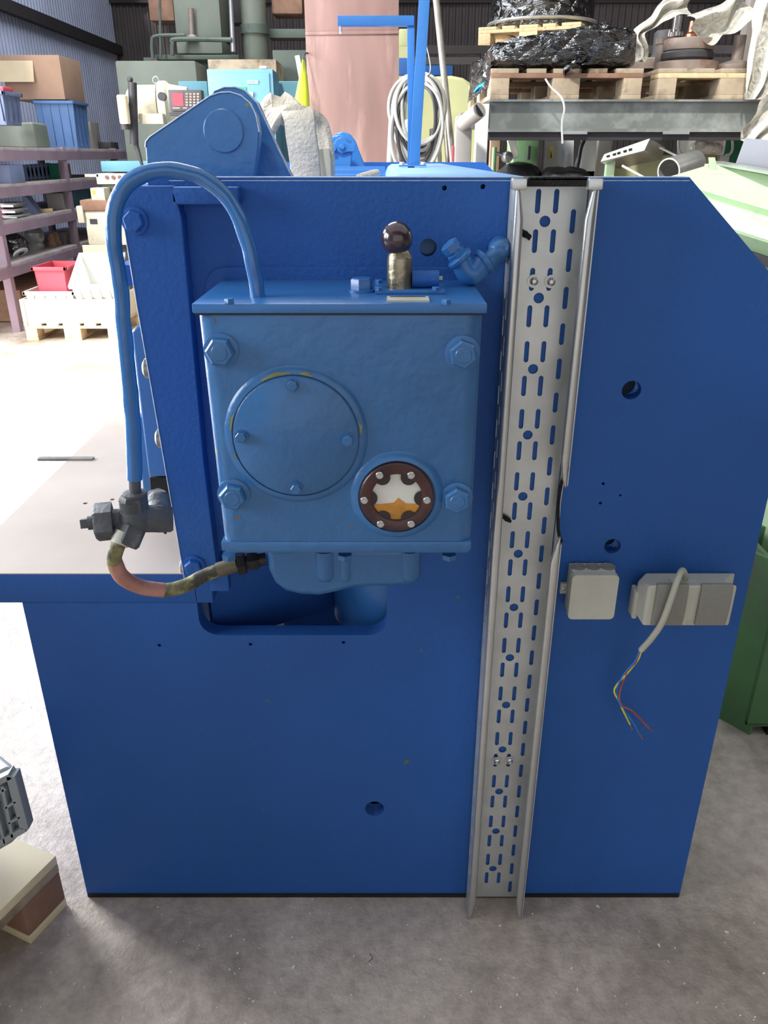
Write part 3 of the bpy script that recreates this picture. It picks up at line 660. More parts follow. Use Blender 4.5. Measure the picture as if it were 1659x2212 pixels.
def lip(x, sgn, za, zb):
    m = MB(); L_ = za - zb; st = [(0, .12), (.012, .55), (.045, 1.0), (.10, 1.0), (L_ * .5, 1.0), (L_ - .10, 1.0), (L_ - .05, 1.0), (L_ - .014, .55), (L_, .10)]; rg = []
    for t, s_ in st:
        z = za - t; ring = []
        for i in range(14):
            a_ = 2 * pi * i / 14; ring.append(V((x + sgn * .0062 * s_ + cos(a_) * .0070 * s_, TYF + .001 + sin(a_) * .0058 * (.4 + .6 * s_), z)))
        rg.append(ring)
    m.rings(rg); m.build('tray_rim', 'zinc_rim', ct, 50)
lip(TX0, 1, TZ1 - .004, .001); lip(TX1, -1, TZ1 - .004, zn0 - .002); lip(TX1, -1, zn1 + .004, .001)
tt = MB().span(TX0 + .018, TX1 - .012, TYF + .004, TYB - .002, TZ1 - .001, TZ1 + .004, .001).build('edge_trim', 'black_trim', ct)
MB().span(TX0 + .016, TX1 - .010, TYF + .004, TYF + .010, TZ1 - .008, TZ1 + .003, .001).build('edge_trim', 'black_trim', ct)
for x in (TX0 + .004, TX1 - .004): MB().span(x - .010, x + .010, TYF - .008, TYF + .012, TZ1 - .012, TZ1 + .003, .003).build('end_clip', 'zinc_rim', ct)
MB().tube([(TX1 + .002, TYF + .004, zn0 + .03), (TX1 - .001, TYF + .03, zn0 - .01), (TX1 - .001, TYF + .033, (zn0 + zn1) / 2), (TX1, TYF + .02, zn1 + .006), (TX1 + .003, TYF + .003, zn1 - .006)], .0028, 8).build('edge_trim', 'black_trim', ct)
for px, py in ((1153, 607), (1190, 608), (1073, 1643), (1101, 1642)):
    q = P(px, py, TYB - .002)
    so = MB().lathe(q, (0, -1, 0), [(.0095, 0), (.0095, .0012)], 24).build('washer', 'zinc', ct)
    MB().lathe(q - V((0, .0012, 0)), (0, -1, 0), [(.0062, 0), (.0060, .003), (.0035, .0045), (.0025, .003)], 20).build('screw_head', 'chrome', so)
for px, py in ((1140, 508), (1098, 1120)):
    q = P(px, py, TYB - .004); MB().tube([q + V((-.012, -.002, .008)), q + V((-.004, -.003, .001)), q + V((.004, -.003, -.004))], [.002, .0045, .003], 7).jitter(.0015, 200).build('tape_scrap', 'black_trim', ct)

# ---------------------------------------------------------------- junction box
JY = 1.140
a, b = P(1226, 1338, JY), P(1339, 1243, JY)
jb = thing('junction_box', 'square cream plastic junction box with closed rubber cable entries on top', 'junction box', ((a.x + b.x) / 2, D - .02, a.z))
MB().plate(rrect(a.x, b.x, a.z, b.z, .008), [], (0, JY + .012, 0), (1, 0, 0), (0, 0, 1), .012).build('lid', 'ivory', jb, 40, bev=.003)
bx = MB().span(a.x + .002, b.x - .002, JY + .012, D - .0002, a.z + .002, b.z + .001, .005).build('box_body', 'ivory', jb)
for px in (1250, 1282, 1314):
    q = V((P(px, 1240, JY + .02).x, JY + .028, b.z + .001))
    MB().lathe(q, (0, 0, 1), [(.0125, -.001), (.0125, .0015), (.0105, .0015), (.0095, .0004), (.007, .0004), (.0065, .0014), (.005, .0014), (.0, .0)], 28).build('cable_entry', 'grey_flap', jb)
t0, t1 = P(1209, 1282, D - .008), P(1228, 1261, D - .008)
tb_ = MB().span(t0.x, t1.x, D - .009, D - .0003, t0.z, t1.z, .001).build('fixing_tab', 'ivory', jb)
q = P(1217, 1272, D - .009); MB().lathe(q, (0, -1, 0), [(.0042, 0), (.0042, .002), (.002, .003), (.002, .001)], 16).build('screw', 'zinc', jb)
# ---------------------------------------------------------------- double socket
SY0, SY1 = 1.112, D
A, B = P(1381, 1350, SY0 + .004), P(1592, 1262, SY0 + .004)
zt3 = P(1480, 1241, D - .008).z; xa_, xb_ = P(1385, 1290, D).x, P(1578, 1290, D).x
so = thing('wall_socket', 'double surface socket with two grey hinged flaps and a cut cable', 'socket', ((A.x + B.x) / 2, D - .03, A.z))
m_ = MB(); m_.rings([[V((xa_, D - .0003, A.z + .012)), V((xb_, D - .0003, A.z + .012)), V((xb_, D - .0003, zt3)), V((xa_, D - .0003, zt3))],
                     [V((A.x, D - .03, A.z + .004)), V((B.x, D - .03, A.z + .004)), V((B.x, D - .03, zt3)), V((A.x, D - .03, zt3))],
                     [V((A.x + .004, SY0, A.z)), V((B.x, SY0, A.z)), V((B.x, SY0, B.z)), V((A.x + .004, SY0, B.z))]])
m_.build('socket_body', 'ivory', so, 30, bev=.004)
for x0, x1 in ((1407, 1490), (1501, 1586)):
    p0, p1 = P(x0, 1350, SY0 - .005), P(x1, 1264, SY0 - .005)
    n = 10; ring = [V((p0.x, SY0 + .004, p0.z - .002))]; prof = []
    for i in range(n + 1):
        t = i / n; prof.append((SY0 - .0015 - .0065 * sin(pi * (.18 + .64 * t)), p0.z - .002 + (p1.z - p0.z + .002) * t))
    prof = [(SY0 + .004, p0.z - .001)] + prof + [(SY0 + .004, p1.z)]
    MB().rings([[V((p0.x, y, z)) for y, z in prof], [V((p1.x, y, z)) for y, z in prof]]).build('flap', 'grey_flap', so, 40, bev=.002)
p0, p1 = P(1379, 1322, D - .02), P(1386, 1265, D - .02)
MB().span(A.x - .004, A.x + .004, D - .042, D - .016, p0.z, p1.z, .002).build('side_entry', 'ivory', so)
q = V((P(1484, 1240, D - .04).x, D - .038, zt3)); MB().span(q.x - .023, q.x + .020, q.y - .012, q.y + .014, zt3 - .002, zt3 + .004, .002).build('cable_boss', 'ivory', so)
cb = [V((q.x, q.y + .004, zt3 + .002)), V((q.x - .001, q.y, zt3 + .013)), P(1474, 1232, 1.125), P(1464, 1250, 1.105), P(1449, 1295, 1.096), P(1430, 1345, 1.098), P(1408, 1378, 1.11), P(1385, 1404, 1.125)]
MB().tube(cb, .0052, 14).build('cable', 'pvc', so)
WY = 1.15
def wire(mt, pts, tip):
    w_ = MB().tube([P(x, y, WY - .003 * (i % 2)) for i, (x, y) in enumerate(pts)], .0016, 8).build('wire', mt, so)
    MB().tube([P(*pts[-1], WY), P(*tip, WY)], .0010, 6, sub=1).build('wire_tip', 'copper', w_)
wire('wire_brown', [(1384, 1403), (1374, 1430), (1357, 1445), (1350, 1462), (1341, 1485), (1338, 1510), (1345, 1525), (1365, 1535), (1388, 1558), (1402, 1573)], (1413, 1581))
wire('wire_yellow', [(1386, 1404), (1379, 1424), (1362, 1446), (1348, 1462), (1332, 1480), (1327, 1495), (1337, 1515), (1346, 1535), (1361, 1565)], (1366, 1577))
wire('wire_blue', [(1382, 1405), (1372, 1428), (1353, 1450), (1341, 1468), (1332, 1492), (1338, 1518), (1352, 1540), (1366, 1558), (1379, 1582)], (1388, 1597))
# ---------------------------------------------------------------- slings over the machine top
YS = 1.62
sl = thing('lifting_sling', 'thick greyish white webbing sling hanging in a loop over the machine top', 'sling', (-.18, YS, 1.30))
MB().ribbon([P(560, 330, YS - .02), P(585, 272, YS - .02), P(612, 240, YS), P(648, 238, YS), P(686, 258, YS + .02), P(700, 292, YS + .02), P(707, 345, YS + .02), P(706, 420, YS + .02)], .030, .013, (.75, -.6, 0)).build('webbing_loop', 'webbing', sl, 50)
MB().ribbon([P(603, 262, YS + .06), P(622, 242, YS + .03), P(644, 248, YS - .02), P(650, 290, YS - .03), P(658, 345, YS - .03), P(664, 420, YS - .03)], .056, .012, (1, -.15, .05)).build('webbing_loop', 'webbing', sl, 50)
MB().ribbon([P(575, 262, YS + .10), P(588, 236, YS + .10), P(608, 228, YS + .09), P(634, 250, YS + .08)], .05, .011, (.8, -.3, 0)).build('webbing_loop', 'webbing', sl, 50)
MB().ribbon([P(671, 255, YS + .05), P(682, 290, YS + .05), P(690, 330, YS + .04), P(697, 420, YS + .04)], .022, .010, (1, -.2, 0)).build('webbing_end', 'webbing', sl, 50)
MB().ribbon([P(697, 322, YS), P(700, 352, YS), P(702, 420, YS)], .026, .009, (1, -.1, 0)).build('stitched_end', 'cream', sl, 50)
solo(MB().tube([P(776, 384, 1.75), P(800, 378, 1.8), P(814, 374, 1.85)], [.008, .009, .008], 12), 'rag_roll', 'webbing', 'small grey rolled rag lying behind the plate top edge', 'rag', P(790, 384, 1.78))

# ---------------------------------------------------------------- pallets
def pallet(label, loc, rotz, mats, group='wooden pallets'):
    t = thing('pallet', label, 'pallet', loc, group, rotz, local=True)
    L_, W_ = 1.2, .8
    for y0, y1 in ((0, .1), (.3275, .4725), (.7, .8)):
        MB().span(0, L_, y0, y1, 0, .022, .002).build('bottom_board', mats[0], t)
        for x0 in (0, .5275, 1.055): MB().span(x0, x0 + .145, y0 + .001, y1 - .001, .022, .1, .003).build('block', mats[1], t)
    for x0 in (0, .5275, 1.055): MB().span(x0, x0 + .145, 0, W_, .1, .122, .002).build('stringer_board', mats[2], t)
    for y0, y1 in ((0, .145), (.19, .29), (.3275, .4725), (.51, .61), (.655, .8)): MB().span(0, L_, y0, y1, .122, .144, .002).build('deck_board', mats[0], t)
    return t
# corner (right, nearest) of the pallet in the left foreground
c0 = V((-.672, 1.165, 0)); e1 = V((-.913, .407, 0)); ang = atan2(e1.y, e1.x)
pallet('wooden pallet corner on the floor in the left foreground under the grey crate', c0, ang, ('ply', 'wood_dark', 'wood_grey'))
e2 = V((-.407, -.913, 0))
def crate(name, label, loc, rot, size, mat, group=None, ribs=True, cat='crate'):
    t = thing(name, label, cat, loc, group, 0, local=True); t.rotation_euler = rot
    w_, d_, h_ = size; th = .006
    m_ = MB(); m_.span(-w_ / 2 + .02, w_ / 2 - .02, -d_ / 2 + .02, d_ / 2 - .02, 0, th)
    for sx in (-1, 1):
        m_.prism([(sx * (w_ / 2 - .02), -d_ / 2 + .02, 0), (sx * (w_ / 2 - .02), d_ / 2 - .02, 0), (sx * w_ / 2, d_ / 2, h_), (sx * w_ / 2, -d_ / 2, h_)], (-sx * th, 0, 0))
    for sy in (-1, 1):
        m_.prism([(-w_ / 2 + .02, sy * (d_ / 2 - .02), 0), (w_ / 2 - .02, sy * (d_ / 2 - .02), 0), (w_ / 2, sy * d_ / 2, h_), (-w_ / 2, sy * d_ / 2, h_)], (0, -sy * th, 0))
    m_.build('crate_wall', mat, t)
    r_ = MB()
    for sx in (-1, 1): r_.span(sx * w_ / 2 - .012 + sx * .006, sx * w_ / 2 + .012 + sx * .006, -d_ / 2 - .018, d_ / 2 + .018, h_ - .03, h_, .003)
    for sy in (-1, 1): r_.span(-w_ / 2 - .018, w_ / 2 + .018, sy * d_ / 2 - .012 + sy * .006, sy * d_ / 2 + .012 + sy * .006, h_ - .03, h_, .003)
    r_.build('rim', mat, t)
    if ribs:
        for sy in (-1, 1):
            for k in range(4):
                x = (-.5 + (k + .5) / 4) * w_ * .9; MB().span(x - .004, x + .004, sy * (d_ / 2 - .012), sy * (d_ / 2 + .006), .03, h_ - .03).build('rib', mat, t)
        for sx in (-1, 1):
            for k in range(3):
                y = (-.5 + (k + .5) / 3) * d_ * .85; MB().span(sx * (w_ / 2 - .012), sx * (w_ / 2 + .006), y - .004, y + .004, .03, h_ - .03).build('rib', mat, t)
    return t
# grey crate lying on its side, its ribbed base turned to the right
cb0 = c0 + e1 * .30 + e2 * .12
solo(MB().span(-.07, .07, -.09, .09, 0, .125, .006).move(Matrix.Translation(cb0 + V((0, 0, .144))) @ Matrix.Rotation(ang, 4, 'Z')), 'white_container', 'plastic_white', 'white plastic container under the grey crate on the foreground pallet', 'container', cb0 + V((0, 0, .144)))
cr_t = thing('ribbed_crate', 'grey plastic crate tipped on its side with ribbed rim, at left edge', 'crate', P(-20, 1850, 1.12), None, 0)
def rib_panel(pts, th, dirv):
    return MB().prism(pts, dirv)
YK = 1.06
corners = [(-260, 1790), (18, 1660), (32, 1657), (41, 1668), (66, 1780), (64, 1788), (44, 1806), (28, 1822), (0, 1838), (-240, 1960)]
back = V((-.25, .22, -.05))
MB().prism([P(x, y, YK) for x, y in corners], back * .9).build('crate_wall', 'crate_grey', cr_t, bev=.006)
def kb(a, b, w_=.006): MB().bar(P(*a, YK - .004), P(*b, YK - .004), w_, .022, (0, 1, 0), .001).build('rib', 'crate_grey', cr_t)
kb((-200, 1780), (28, 1668), .012); kb((28, 1668), (58, 1782), .016); kb((58, 1782), (-200, 1930), .012)
kb((-100, 1755), (18, 1695), .006); kb((10, 1690), (32, 1800), .006); kb((-10, 1712), (16, 1815), .005)
kb((14, 1738), (40, 1722), .005); kb((22, 1770), (49, 1755), .005); kb((-120, 1800), (0, 1735), .005)

st = c0 + e1 * .62 + e2 * .50  # out-of-view crate stack added to cast shade on the front floor
for k, lb in enumerate(('lower', 'middle', 'upper')):
    crate('shade_crate', lb + ' grey crate of the unseen stack added to shade the front floor', st + V((0, 0, .146 + k * .30)), (0, 0, ang + .05 * k), (.56, .38, .292), 'crate_grey', 'unseen crates added for shade')
# ---------------------------------------------------------------- metal chips on the floor
rr = random.Random(3); ch = MB()
for i in range(700):
    x = rr.uniform(-1.5, 1.4); y = rr.uniform(.75, 2.6) if rr.random() < .3 else rr.uniform(.78, 1.18)
    if rr.random() < .25: x = rr.uniform(-1.3, -.62); y = rr.uniform(.9, 2.4)
    if -.64 < x < .64 and y > 1.18: continue
    s_ = rr.uniform(.0005, .0012) * (2 if rr.random() < .06 else 1); a_ = rr.uniform(0, pi); l_ = s_ * rr.uniform(1, 2.2)
    u_ = V((cos(a_) * l_, sin(a_) * l_, rr.uniform(0, .0008))); v_ = V((-sin(a_) * s_, cos(a_) * s_, rr.uniform(0, .0008))); o_ = V((x, y, .0006))
    ch.rings([[o_ - u_ - v_, o_ + u_ - v_, o_ + u_ + v_, o_ - u_ + v_], [p + V((0, 0, .0006)) for p in (o_ - u_ - v_, o_ + u_ - v_, o_ + u_ + v_, o_ - u_ + v_)]])
chips = solo(ch, 'metal_chips', 'strap_white', 'tiny bright metal chips scattered over the concrete floor', 'metal chips', (0, 1, 0)); chips['kind'] = 'stuff'
solo(MB().tube([PZ(798, 2060, .003), PZ(805, 2070, .006), PZ(797, 2078, .008), PZ(803, 2088, .006), PZ(800, 2092, .003)], .0012, 6), 'metal_curl', 'chrome', 'single curled metal shaving on the floor in front of the machine', 'metal shaving', PZ(800, 2080, 0))

# ---------------------------------------------------------------- green machine and bin at the right
tk = thing('green_hopper', 'pale green sheet metal hopper machine with a sloped top, right of the blue machine', 'machine', (1.5, 2.6, 0))
def ext(l, r, k=1.9): return l + (r - l) * k
rows = [((1545, 352, 3.05), (1659, 373, 2.60)), ((1430, 385, 2.55), (1659, 452, 2.14)), ((1436, 398, 2.58), (1659, 466, 2.17)), ((1440, 440, 2.56), (1659, 503, 2.15)), ((1445, 455, 2.50), (1659, 523, 2.10)),
        ((1450, 492, 2.56), (1659, 562, 2.15))]
LR = [(P(*a), P(*b)) for a, b in rows]; LR = [(a, ext(a, b)) for a, b in LR]
bl, br = LR[-1]; fl_, fr_ = V((bl.x, bl.y, 0)), V((br.x, br.y, 0)); tl, tr = LR[0]
L_r = [p[0] for p in LR] + [fl_, V((tl.x, tl.y + .1, 0)), V((tl.x, tl.y + .1, tl.z))]; R_r = [p[1] for p in LR] + [fr_, V((tr.x, tr.y + .1, 0)), V((tr.x, tr.y + .1, tr.z))]
MB().rings([L_r, R_r]).build('hopper_body', 'tank_green', tk, 25, bev=.004)
s0, s1 = P(1540, 468, 2.30), ext(P(1540, 468, 2.30), P(1659, 505, 2.10), 2.2)
MB().bar(s0, s1, .012, .028, (0, 0, 1), .002).build('white_strip', 'white_paint', tk)
MB().bar(P(1552, 352, 3.02), P(1900, 412, 1.9), .03, .012, (0, 0, 1), .002).build('top_edge_strip', 'galv_sheet', tk)
MB().prism([P(1530, 340, 2.95), P(1542, 340, 2.95), P(1548, 366, 2.85), P(1534, 376, 2.8)], (.006, .006, 0)).build('hinge_plate', 'tank_green', tk)
MB().bar(P(1600, 545, 2.20), ext(P(1600, 545, 2.20), P(1659, 566, 2.10), 3), .02, .02, (0, 0, 1)).build('slot_strip', 'iron_dark', tk)
solo(MB().prism([P(1612, 298, 2.9), P(1800, 315, 2.6), P(1800, 415, 2.6), P(1590, 358, 2.95)], (0, .01, 0)), 'metal_sheet', 'lilac_sheet', 'plain grey metal sheet leaning behind the pale green hopper top', 'metal sheet', P(1650, 380, 2.8))
# green waste bin
bn = thing('waste_bin', 'dark green steel bin standing on the floor right of the blue machine', 'bin', (1.3, 1.9, 0))
x0 = P(1608, 1590, 1.70).x; zt4 = P(1630, 1240, 1.70).z
MB().span(x0, x0 + .62, 1.70, 1.712, .03, zt4, .002).build('bin_wall', 'bin_green', bn)
MB().span(x0, x0 + .012, 1.712, 1.97, .03, zt4, .002).build('bin_wall', 'bin_green', bn)
MB().span(x0 + .61, x0 + .62, 1.712, 1.97, .03, zt4).build('bin_wall', 'bin_green', bn)
MB().span(x0, x0 + .62, 1.97, 1.982, .03, zt4).build('bin_wall', 'bin_green', bn)
MB().span(x0, x0 + .62, 1.70, 1.97, .03, .04).build('bin_floor', 'bin_green', bn)
MB().prism([V((x0 - .05, 1.78, 0)), V((x0 + .012, 1.70, 0)), V((x0 + .02, 1.705, 0)), V((x0 - .04, 1.79, 0))], (0, 0, zt4 + .02)).build('corner_post', 'bin_green', bn)
MB().bar((x0, 1.698, zt4), (x0 + .62, 1.698, zt4), .012, .014, (0, 0, 1), .003).build('bin_rim', 'bin_green', bn)
MB().span(x0 + .06, x0 + .62, 1.70, 1.96, 0, .03).build('bin_skid', 'black_metal', bn)
# ---------------------------------------------------------------- storage rack along the left wall
XF, XR = -3.30, -4.20
SZ = [.58, .93, 1.22, 1.51]
rk = thing('storage_rack', 'rusty brown steel storage rack along the left wall, four levels', 'rack', ((XF + XR) / 2, 8.4, 0))
for y in (7.10, 8.80, 10.5):
    for x in (XF, XR): MB().span(x - .035, x + .035, y - .035, y + .035, 0, 1.52 if x == XF else 1.55, .002).build('post', 'shelf_steel', rk)
for z in SZ:
    for k, (y0, y1) in enumerate(((6.25, 7.9), (7.9, 9.4), (9.4, 10.9))): MB().span(XR, XF + .03, y0 + .003, y1, z - .03, z, .002).build('shelf_board', 'shelf_board', rk)
    for x in (XF + .02, XR): MB().span(x - .02, x + .02, 6.25, 10.9, z - .11, z - .03).build('shelf_beam', 'shelf_steel', rk)
def SH(px, X, z):
    zv = -X * FPX / (829.5 - px); return V((X, (zv - (H - z) * SP) / CP, z))
def sw(px, X): return -X / (829.5 - px)         # metres per pixel at that place
def sbox(name, label, cat, px0, px1, hpx, z, mat, X=-3.55, depth=.25, bev=.004, group='things on the storage rack'):
    a = SH(px0, X, z); s_ = sw((px0 + px1) / 2, X); w_ = (px1 - px0) * s_
    return solo(MB().span(X, X + w_, a.y, a.y + depth, z, z + hpx * s_, bev), name, mat, label, cat, (X + w_ / 2, a.y + depth / 2, z), group)
G = 'things on the storage rack'
# top level
def bin_at(label, px0, px1, hpx, z, mat, X, depth=.4, zoff=0.0):
    a = SH(px0, X, z); s_ = sw((px0 + px1) / 2, X); w_ = (px1 - px0) * s_
    return crate('storage_crate', label, (X + w_ / 2, a.y + depth / 2, z + zoff), (0, 0, 0), (w_, depth, hpx * s_), mat, G)
a = SH(88, -3.75, 1.51); s_ = sw(120, -3.75)
crate('storage_crate', 'large light blue plastic crate on top of the storage rack under the cardboard box', (a.x + 38 * s_, a.y + .25, 1.51), (0, 0, .06), (78 * s_, .5, 88 * s_), 'crate_blue', G)
zc = 1.51 + 90 * s_
cx = thing('cardboard_box', 'open brown cardboard box sitting on the light blue crate', 'box', (a.x + 10 * s_, a.y + .25, zc), G)
X0, X1_ = a.x - 62 * s_, a.x + 66 * s_
MB().span(X0 + .06, X1_, a.y, a.y + .62, zc, zc + 78 * s_, .004).build('box_body', 'cardboard', cx)
MB().prism([V((X0 - .02, a.y - .06, zc + .16)), V((X1_ - .28, a.y - .06, zc + .16)), V((X1_ - .28, a.y - .004, zc + .36)), V((X0 - .02, a.y - .004, zc + .36))], (0, .006, 0)).build('box_flap', 'cardboard_pale', cx)
bin_at('dark blue bin with red rags at the left end of the rack top', -30, 25, 62, 1.51, 'crate_dark', -3.55, .35, .18)
solo(MB().box(SH(-2, -3.45, 1.51) + V((.05, .1, .46)), (.16, .2, .05), .015).jitter(.012, 18), 'red_rag', 'plastic_red', 'red rag heaped in the dark blue bin on the rack top', 'rag', SH(-2, -3.45, 1.51) + V((.05, .1, .43)), G)
solo(MB().box(SH(30, -3.55, 1.51) + V((0, .2, .11)), (.42, .35, .21), .02, None, 3).jitter(.015, 9), 'grey_bundle', 'grey_green', 'greyish green wrapped bundle beside the light blue crate', 'bundle', SH(30, -3.55, 1.51) + V((0, .2, 0)), G)
sbox('steel_case', 'pale grey steel case right of the light blue crate on the rack', 'case', 168, 202, 52, 1.51, 'grey_pipe', -3.75, .3)
sbox('wooden_block', 'small dark block at the right end of the rack top', 'block', 205, 240, 14, 1.51, 'iron_dark', -3.6, .3)
# second level
sbox('steel_bin', 'open grey steel bin at the left end of the second rack level', 'bin', -20, 24, 36, 1.22, 'crate_dark', -3.45, .3)
for k in range(7):
    a = SH(40 + k * 9, -3.5, 1.22); s_ = sw(40 + k * 9, -3.5)
    solo(MB().cyl(a + V((0, .15, 16 * s_)), a + V((.028, .15, 16 * s_)), 16 * s_, n=20), 'grinding_disc', 'crate_dark', ['first', 'second', 'third', 'fourth', 'fifth', 'sixth', 'last'][k] + ' dark upright disc from the left in the row before the green box', 'disc', a + V((0, .15, 0)), 'row of upright discs on the rack')
sbox('green_box', 'green plastic box on the second level of the rack', 'box', 103, 125, 30, 1.22, 'plastic_green', -3.5, .2)
sbox('brown_box', 'small brown box next to the green plastic box on the rack', 'box', 127, 141, 28, 1.22, 'cardboard', -3.5, .2)
sbox('white_bottle', 'tiny white bottle right of the brown box', 'bottle', 144, 148, 12, 1.22, 'plastic_white', -3.42, .05, .002)
# third level
sbox('red_box', 'small faded red box at the left end of the third rack level', 'box', -10, 12, 22, .93, 'plastic_red', -3.5, .2)
for k, (w_, lbl) in enumerate(((42, 'lowest'), (40, 'middle'), (38, 'topmost'))):
    a = SH(-6, -3.45, .93); s_ = sw(10, -3.45)
    solo(MB().box(a + V((w_ * s_ / 2, .16, .02 + k * .05)), (w_ * s_, .3, .014), .003, .05 * k).box(a + V((w_ * s_ / 2, .16, .006 + k * .05)), (w_ * s_ * .7, .2, .026)), 'flat_plate', 'galv_sheet', lbl + ' flat grey steel plate of the stack on the third rack level', 'plate', a + V((w_ * s_ / 2, .16, k * .05)), G)
a = SH(50, -3.5, .93); s_ = sw(60, -3.5)
solo(MB().prism([a, a + V((34 * s_, 0, 0)), a + V((12 * s_, 0, 34 * s_)), a + V((4 * s_, 0, 34 * s_))], (0, .12, 0)), 'angle_bracket', 'crate_dark', 'dark triangular bracket standing on the third rack level', 'bracket', a + V((.07, .06, 0)), G)
sbox('wood_offcut', 'pale wooden offcut lying beside the triangular bracket', 'wood', 80, 108, 8, .93, 'wood', -3.4, .08)
sbox('instrument_box', 'pale grey box with a dark dial on the third rack level', 'box', 104, 140, 32, .93, 'grey_pipe', -3.5, .2)
sbox('toolbox', 'blue grey steel toolbox on the third rack level, right', 'toolbox', 128, 166, 44, .93, 'cabinet_teal', -3.6, .4)
a = SH(166, -3.55, .93); s_ = sw(170, -3.55)
solo(MB().prism([a, a + V((30 * s_, 0, 0)), a + V((22 * s_, 0, 46 * s_)), a + V((0, 0, 42 * s_))], (0, .2, 0)), 'green_housing', 'plastic_green', 'dull green slanted housing at the right end of the third rack level', 'housing', a + V((.08, .1, 0)), G)
# fourth level
a = SH(28, -3.45, .58); s_ = sw(28, -3.45)
solo(MB().sphere(a + V((0, .1, 25 * s_)), 24 * s_).jitter(.01, 14), 'wrapped_ball', 'black_film', 'round part wrapped in black film on the lowest rack level', 'wrapped part', a + V((0, .1, 0)), G)
a = SH(47, -3.4, .58)
solo(MB().lathe(a + V((0, 0, .03)), (-.5, .2, .8), [(.07, 0), (.075, .01), (.03, .06), (.022, .2)], 20), 'funnel', 'plastic_white', 'white plastic funnel lying beside the black wrapped ball', 'funnel', a, G)
a = SH(80, -3.5, .58); s_ = sw(80, -3.5)
solo(MB().lathe(a, (0, 0, 1), [(15 * s_, 0), (17 * s_, 8 * s_), (14 * s_, 14 * s_), (19 * s_, 22 * s_), (20 * s_, 34 * s_), (13 * s_, 44 * s_), (4 * s_, 48 * s_)], 24), 'pump_head', 'galv_sheet', 'rounded grey metal pump head on the lowest rack level', 'pump', a, G)
for k, (px, lbl) in enumerate(((113, 'left'), (124, 'right'))):
    a = SH(px, -3.45, .58); s_ = sw(px, -3.45)
    solo(MB().lathe(a, (0, 0, 1), [(9 * s_, 0), (10 * s_, 6 * s_), (6 * s_, 12 * s_), (8 * s_, 18 * s_), (4 * s_, 27 * s_)], 18), 'insulator', 'cardboard', lbl + ' one of two brownish ribbed insulators on the lowest rack level', 'insulator', a, G)
sbox('valve_part', 'small grey valve part near the right end of the lowest rack level', 'valve', 133, 144, 24, .58, 'grey_pipe', -3.45, .1)
sbox('small_casting', 'small pale casting at the right end of the lowest rack level', 'casting', 148, 162, 10, .58, 'galv_sheet', -3.4, .1)
solo(MB().span(-3.9, -3.4, 7.5, 9.6, .01, .30, .01), 'timber_stack', 'wood_dark', 'low stack of dark timber under the rack', 'timber', (-3.65, 8.5, 0), G)

# ---------------------------------------------------------------- pallet with wooden collar and bins
YP = 6.72; s_ = mpp(700, YP)
px0, px1 = P(62, 720, YP).x, P(258, 720, YP).x
pallet('wooden pallet on the floor before the rack carrying the pale wooden crate', (px1, YP, 0), pi / 2, ('wood', 'wood', 'wood'))
wc = thing('pallet_collar', 'pale plywood pallet collar full of plastic bins before the rack', 'wooden crate', ((px0 + px1) / 2, YP + .6, .144))
zc0, zc1 = .144, .144 + .20
XA, XB = px1 - .8, px1
for (a, b, c_, d_) in ((XA, XB, YP, YP + .022), (XA, XB, YP + 1.178, YP + 1.2), (XA, XA + .022, YP + .022, YP + 1.178), (XB - .022, XB, YP + .022, YP + 1.178)):
    MB().span(a, b, c_, d_, zc0, zc1, .002).build('collar_board', 'ply', wc)
for x in (XA - .003, XB - .03): MB().span(x, x + .035, YP - .004, YP, zc0 - .02, zc1).build('corner_hinge', 'galv_sheet', wc)
GB = 'bins in the pallet collar'
crate('storage_bin', 'white low plastic bin in the pallet collar under the red bin', (XA + .24, YP + .28, zc0 + .004), (0, 0, 0), (.40, .48, .255), 'plastic_white', GB, cat='bin')
crate('storage_bin', 'red plastic bin standing in the white bin', (XA + .25, YP + .30, zc0 + .02), (0, 0, 0), (.26, .40, .43), 'plastic_red', GB, False, cat='bin')
crate('storage_bin', 'light grey plastic crate tipped up at the right of the pallet collar', (XA + .62, YP + .32, zc0 + .12), (R(26), 0, R(4)), (.36, .46, .34), 'plastic_white', GB, cat='bin')
crate('storage_bin', 'dark grey crate behind the red bin in the pallet collar', (XA + .46, YP + .85, zc0 + .003), (0, 0, .1), (.5, .45, .28), 'crate_grey', GB, cat='bin')
solo(MB().box((XA + .50, YP + .75, zc0 + .44), (.34, .02, .24), .001, .15), 'cardboard_sheet', 'cardboard_pale', 'pale cardboard sheet standing behind the red bin', 'cardboard', (XA + .5, YP + .75, zc0 + .29), GB)

# ---------------------------------------------------------------- cream milling machine
ml = thing('milling_machine', 'cream and grey green milling machine with digital readout, behind the hose', 'milling machine', (P(340, 400, 8.0).x, 8.2, 0))
b_ = MB(); pspan(b_, 262, 131, 432, 360, 9.0, .5, .02); q = P(300, 360, 8.6)
b_.build('column', 'grey_green', ml)
MB().span(P(282, 300, 9.0).x, P(425, 300, 9.0).x, 8.95, 9.5, 0, P(300, 355, 9.0).z).build('column_base', 'grey_green', ml)
s_ = mpp(225, 8.0)
hc = P(300, 222, 8.1)
hd = MB().lathe(P(282, 224, 8.1), (1, .1, 0), [(.10, -.02), (36 * s_, .02), (37 * s_, .20), (37 * s_, 60 * s_)], 32).build('spindle_head', 'cream', ml)
MB().lathe(P(346, 226, 8.1), (1, .1, 0), [(44 * s_, 0), (46 * s_, .02), (46 * s_, .07), (42 * s_, .09), (40 * s_, .10), (34 * s_, .26)], 36).build('head_flange', 'cream', ml)
m_ = MB(); pspan(m_, 300, 245, 352, 268, 7.85, .2, .01); m_.build('head_bracket', 'cream', ml)
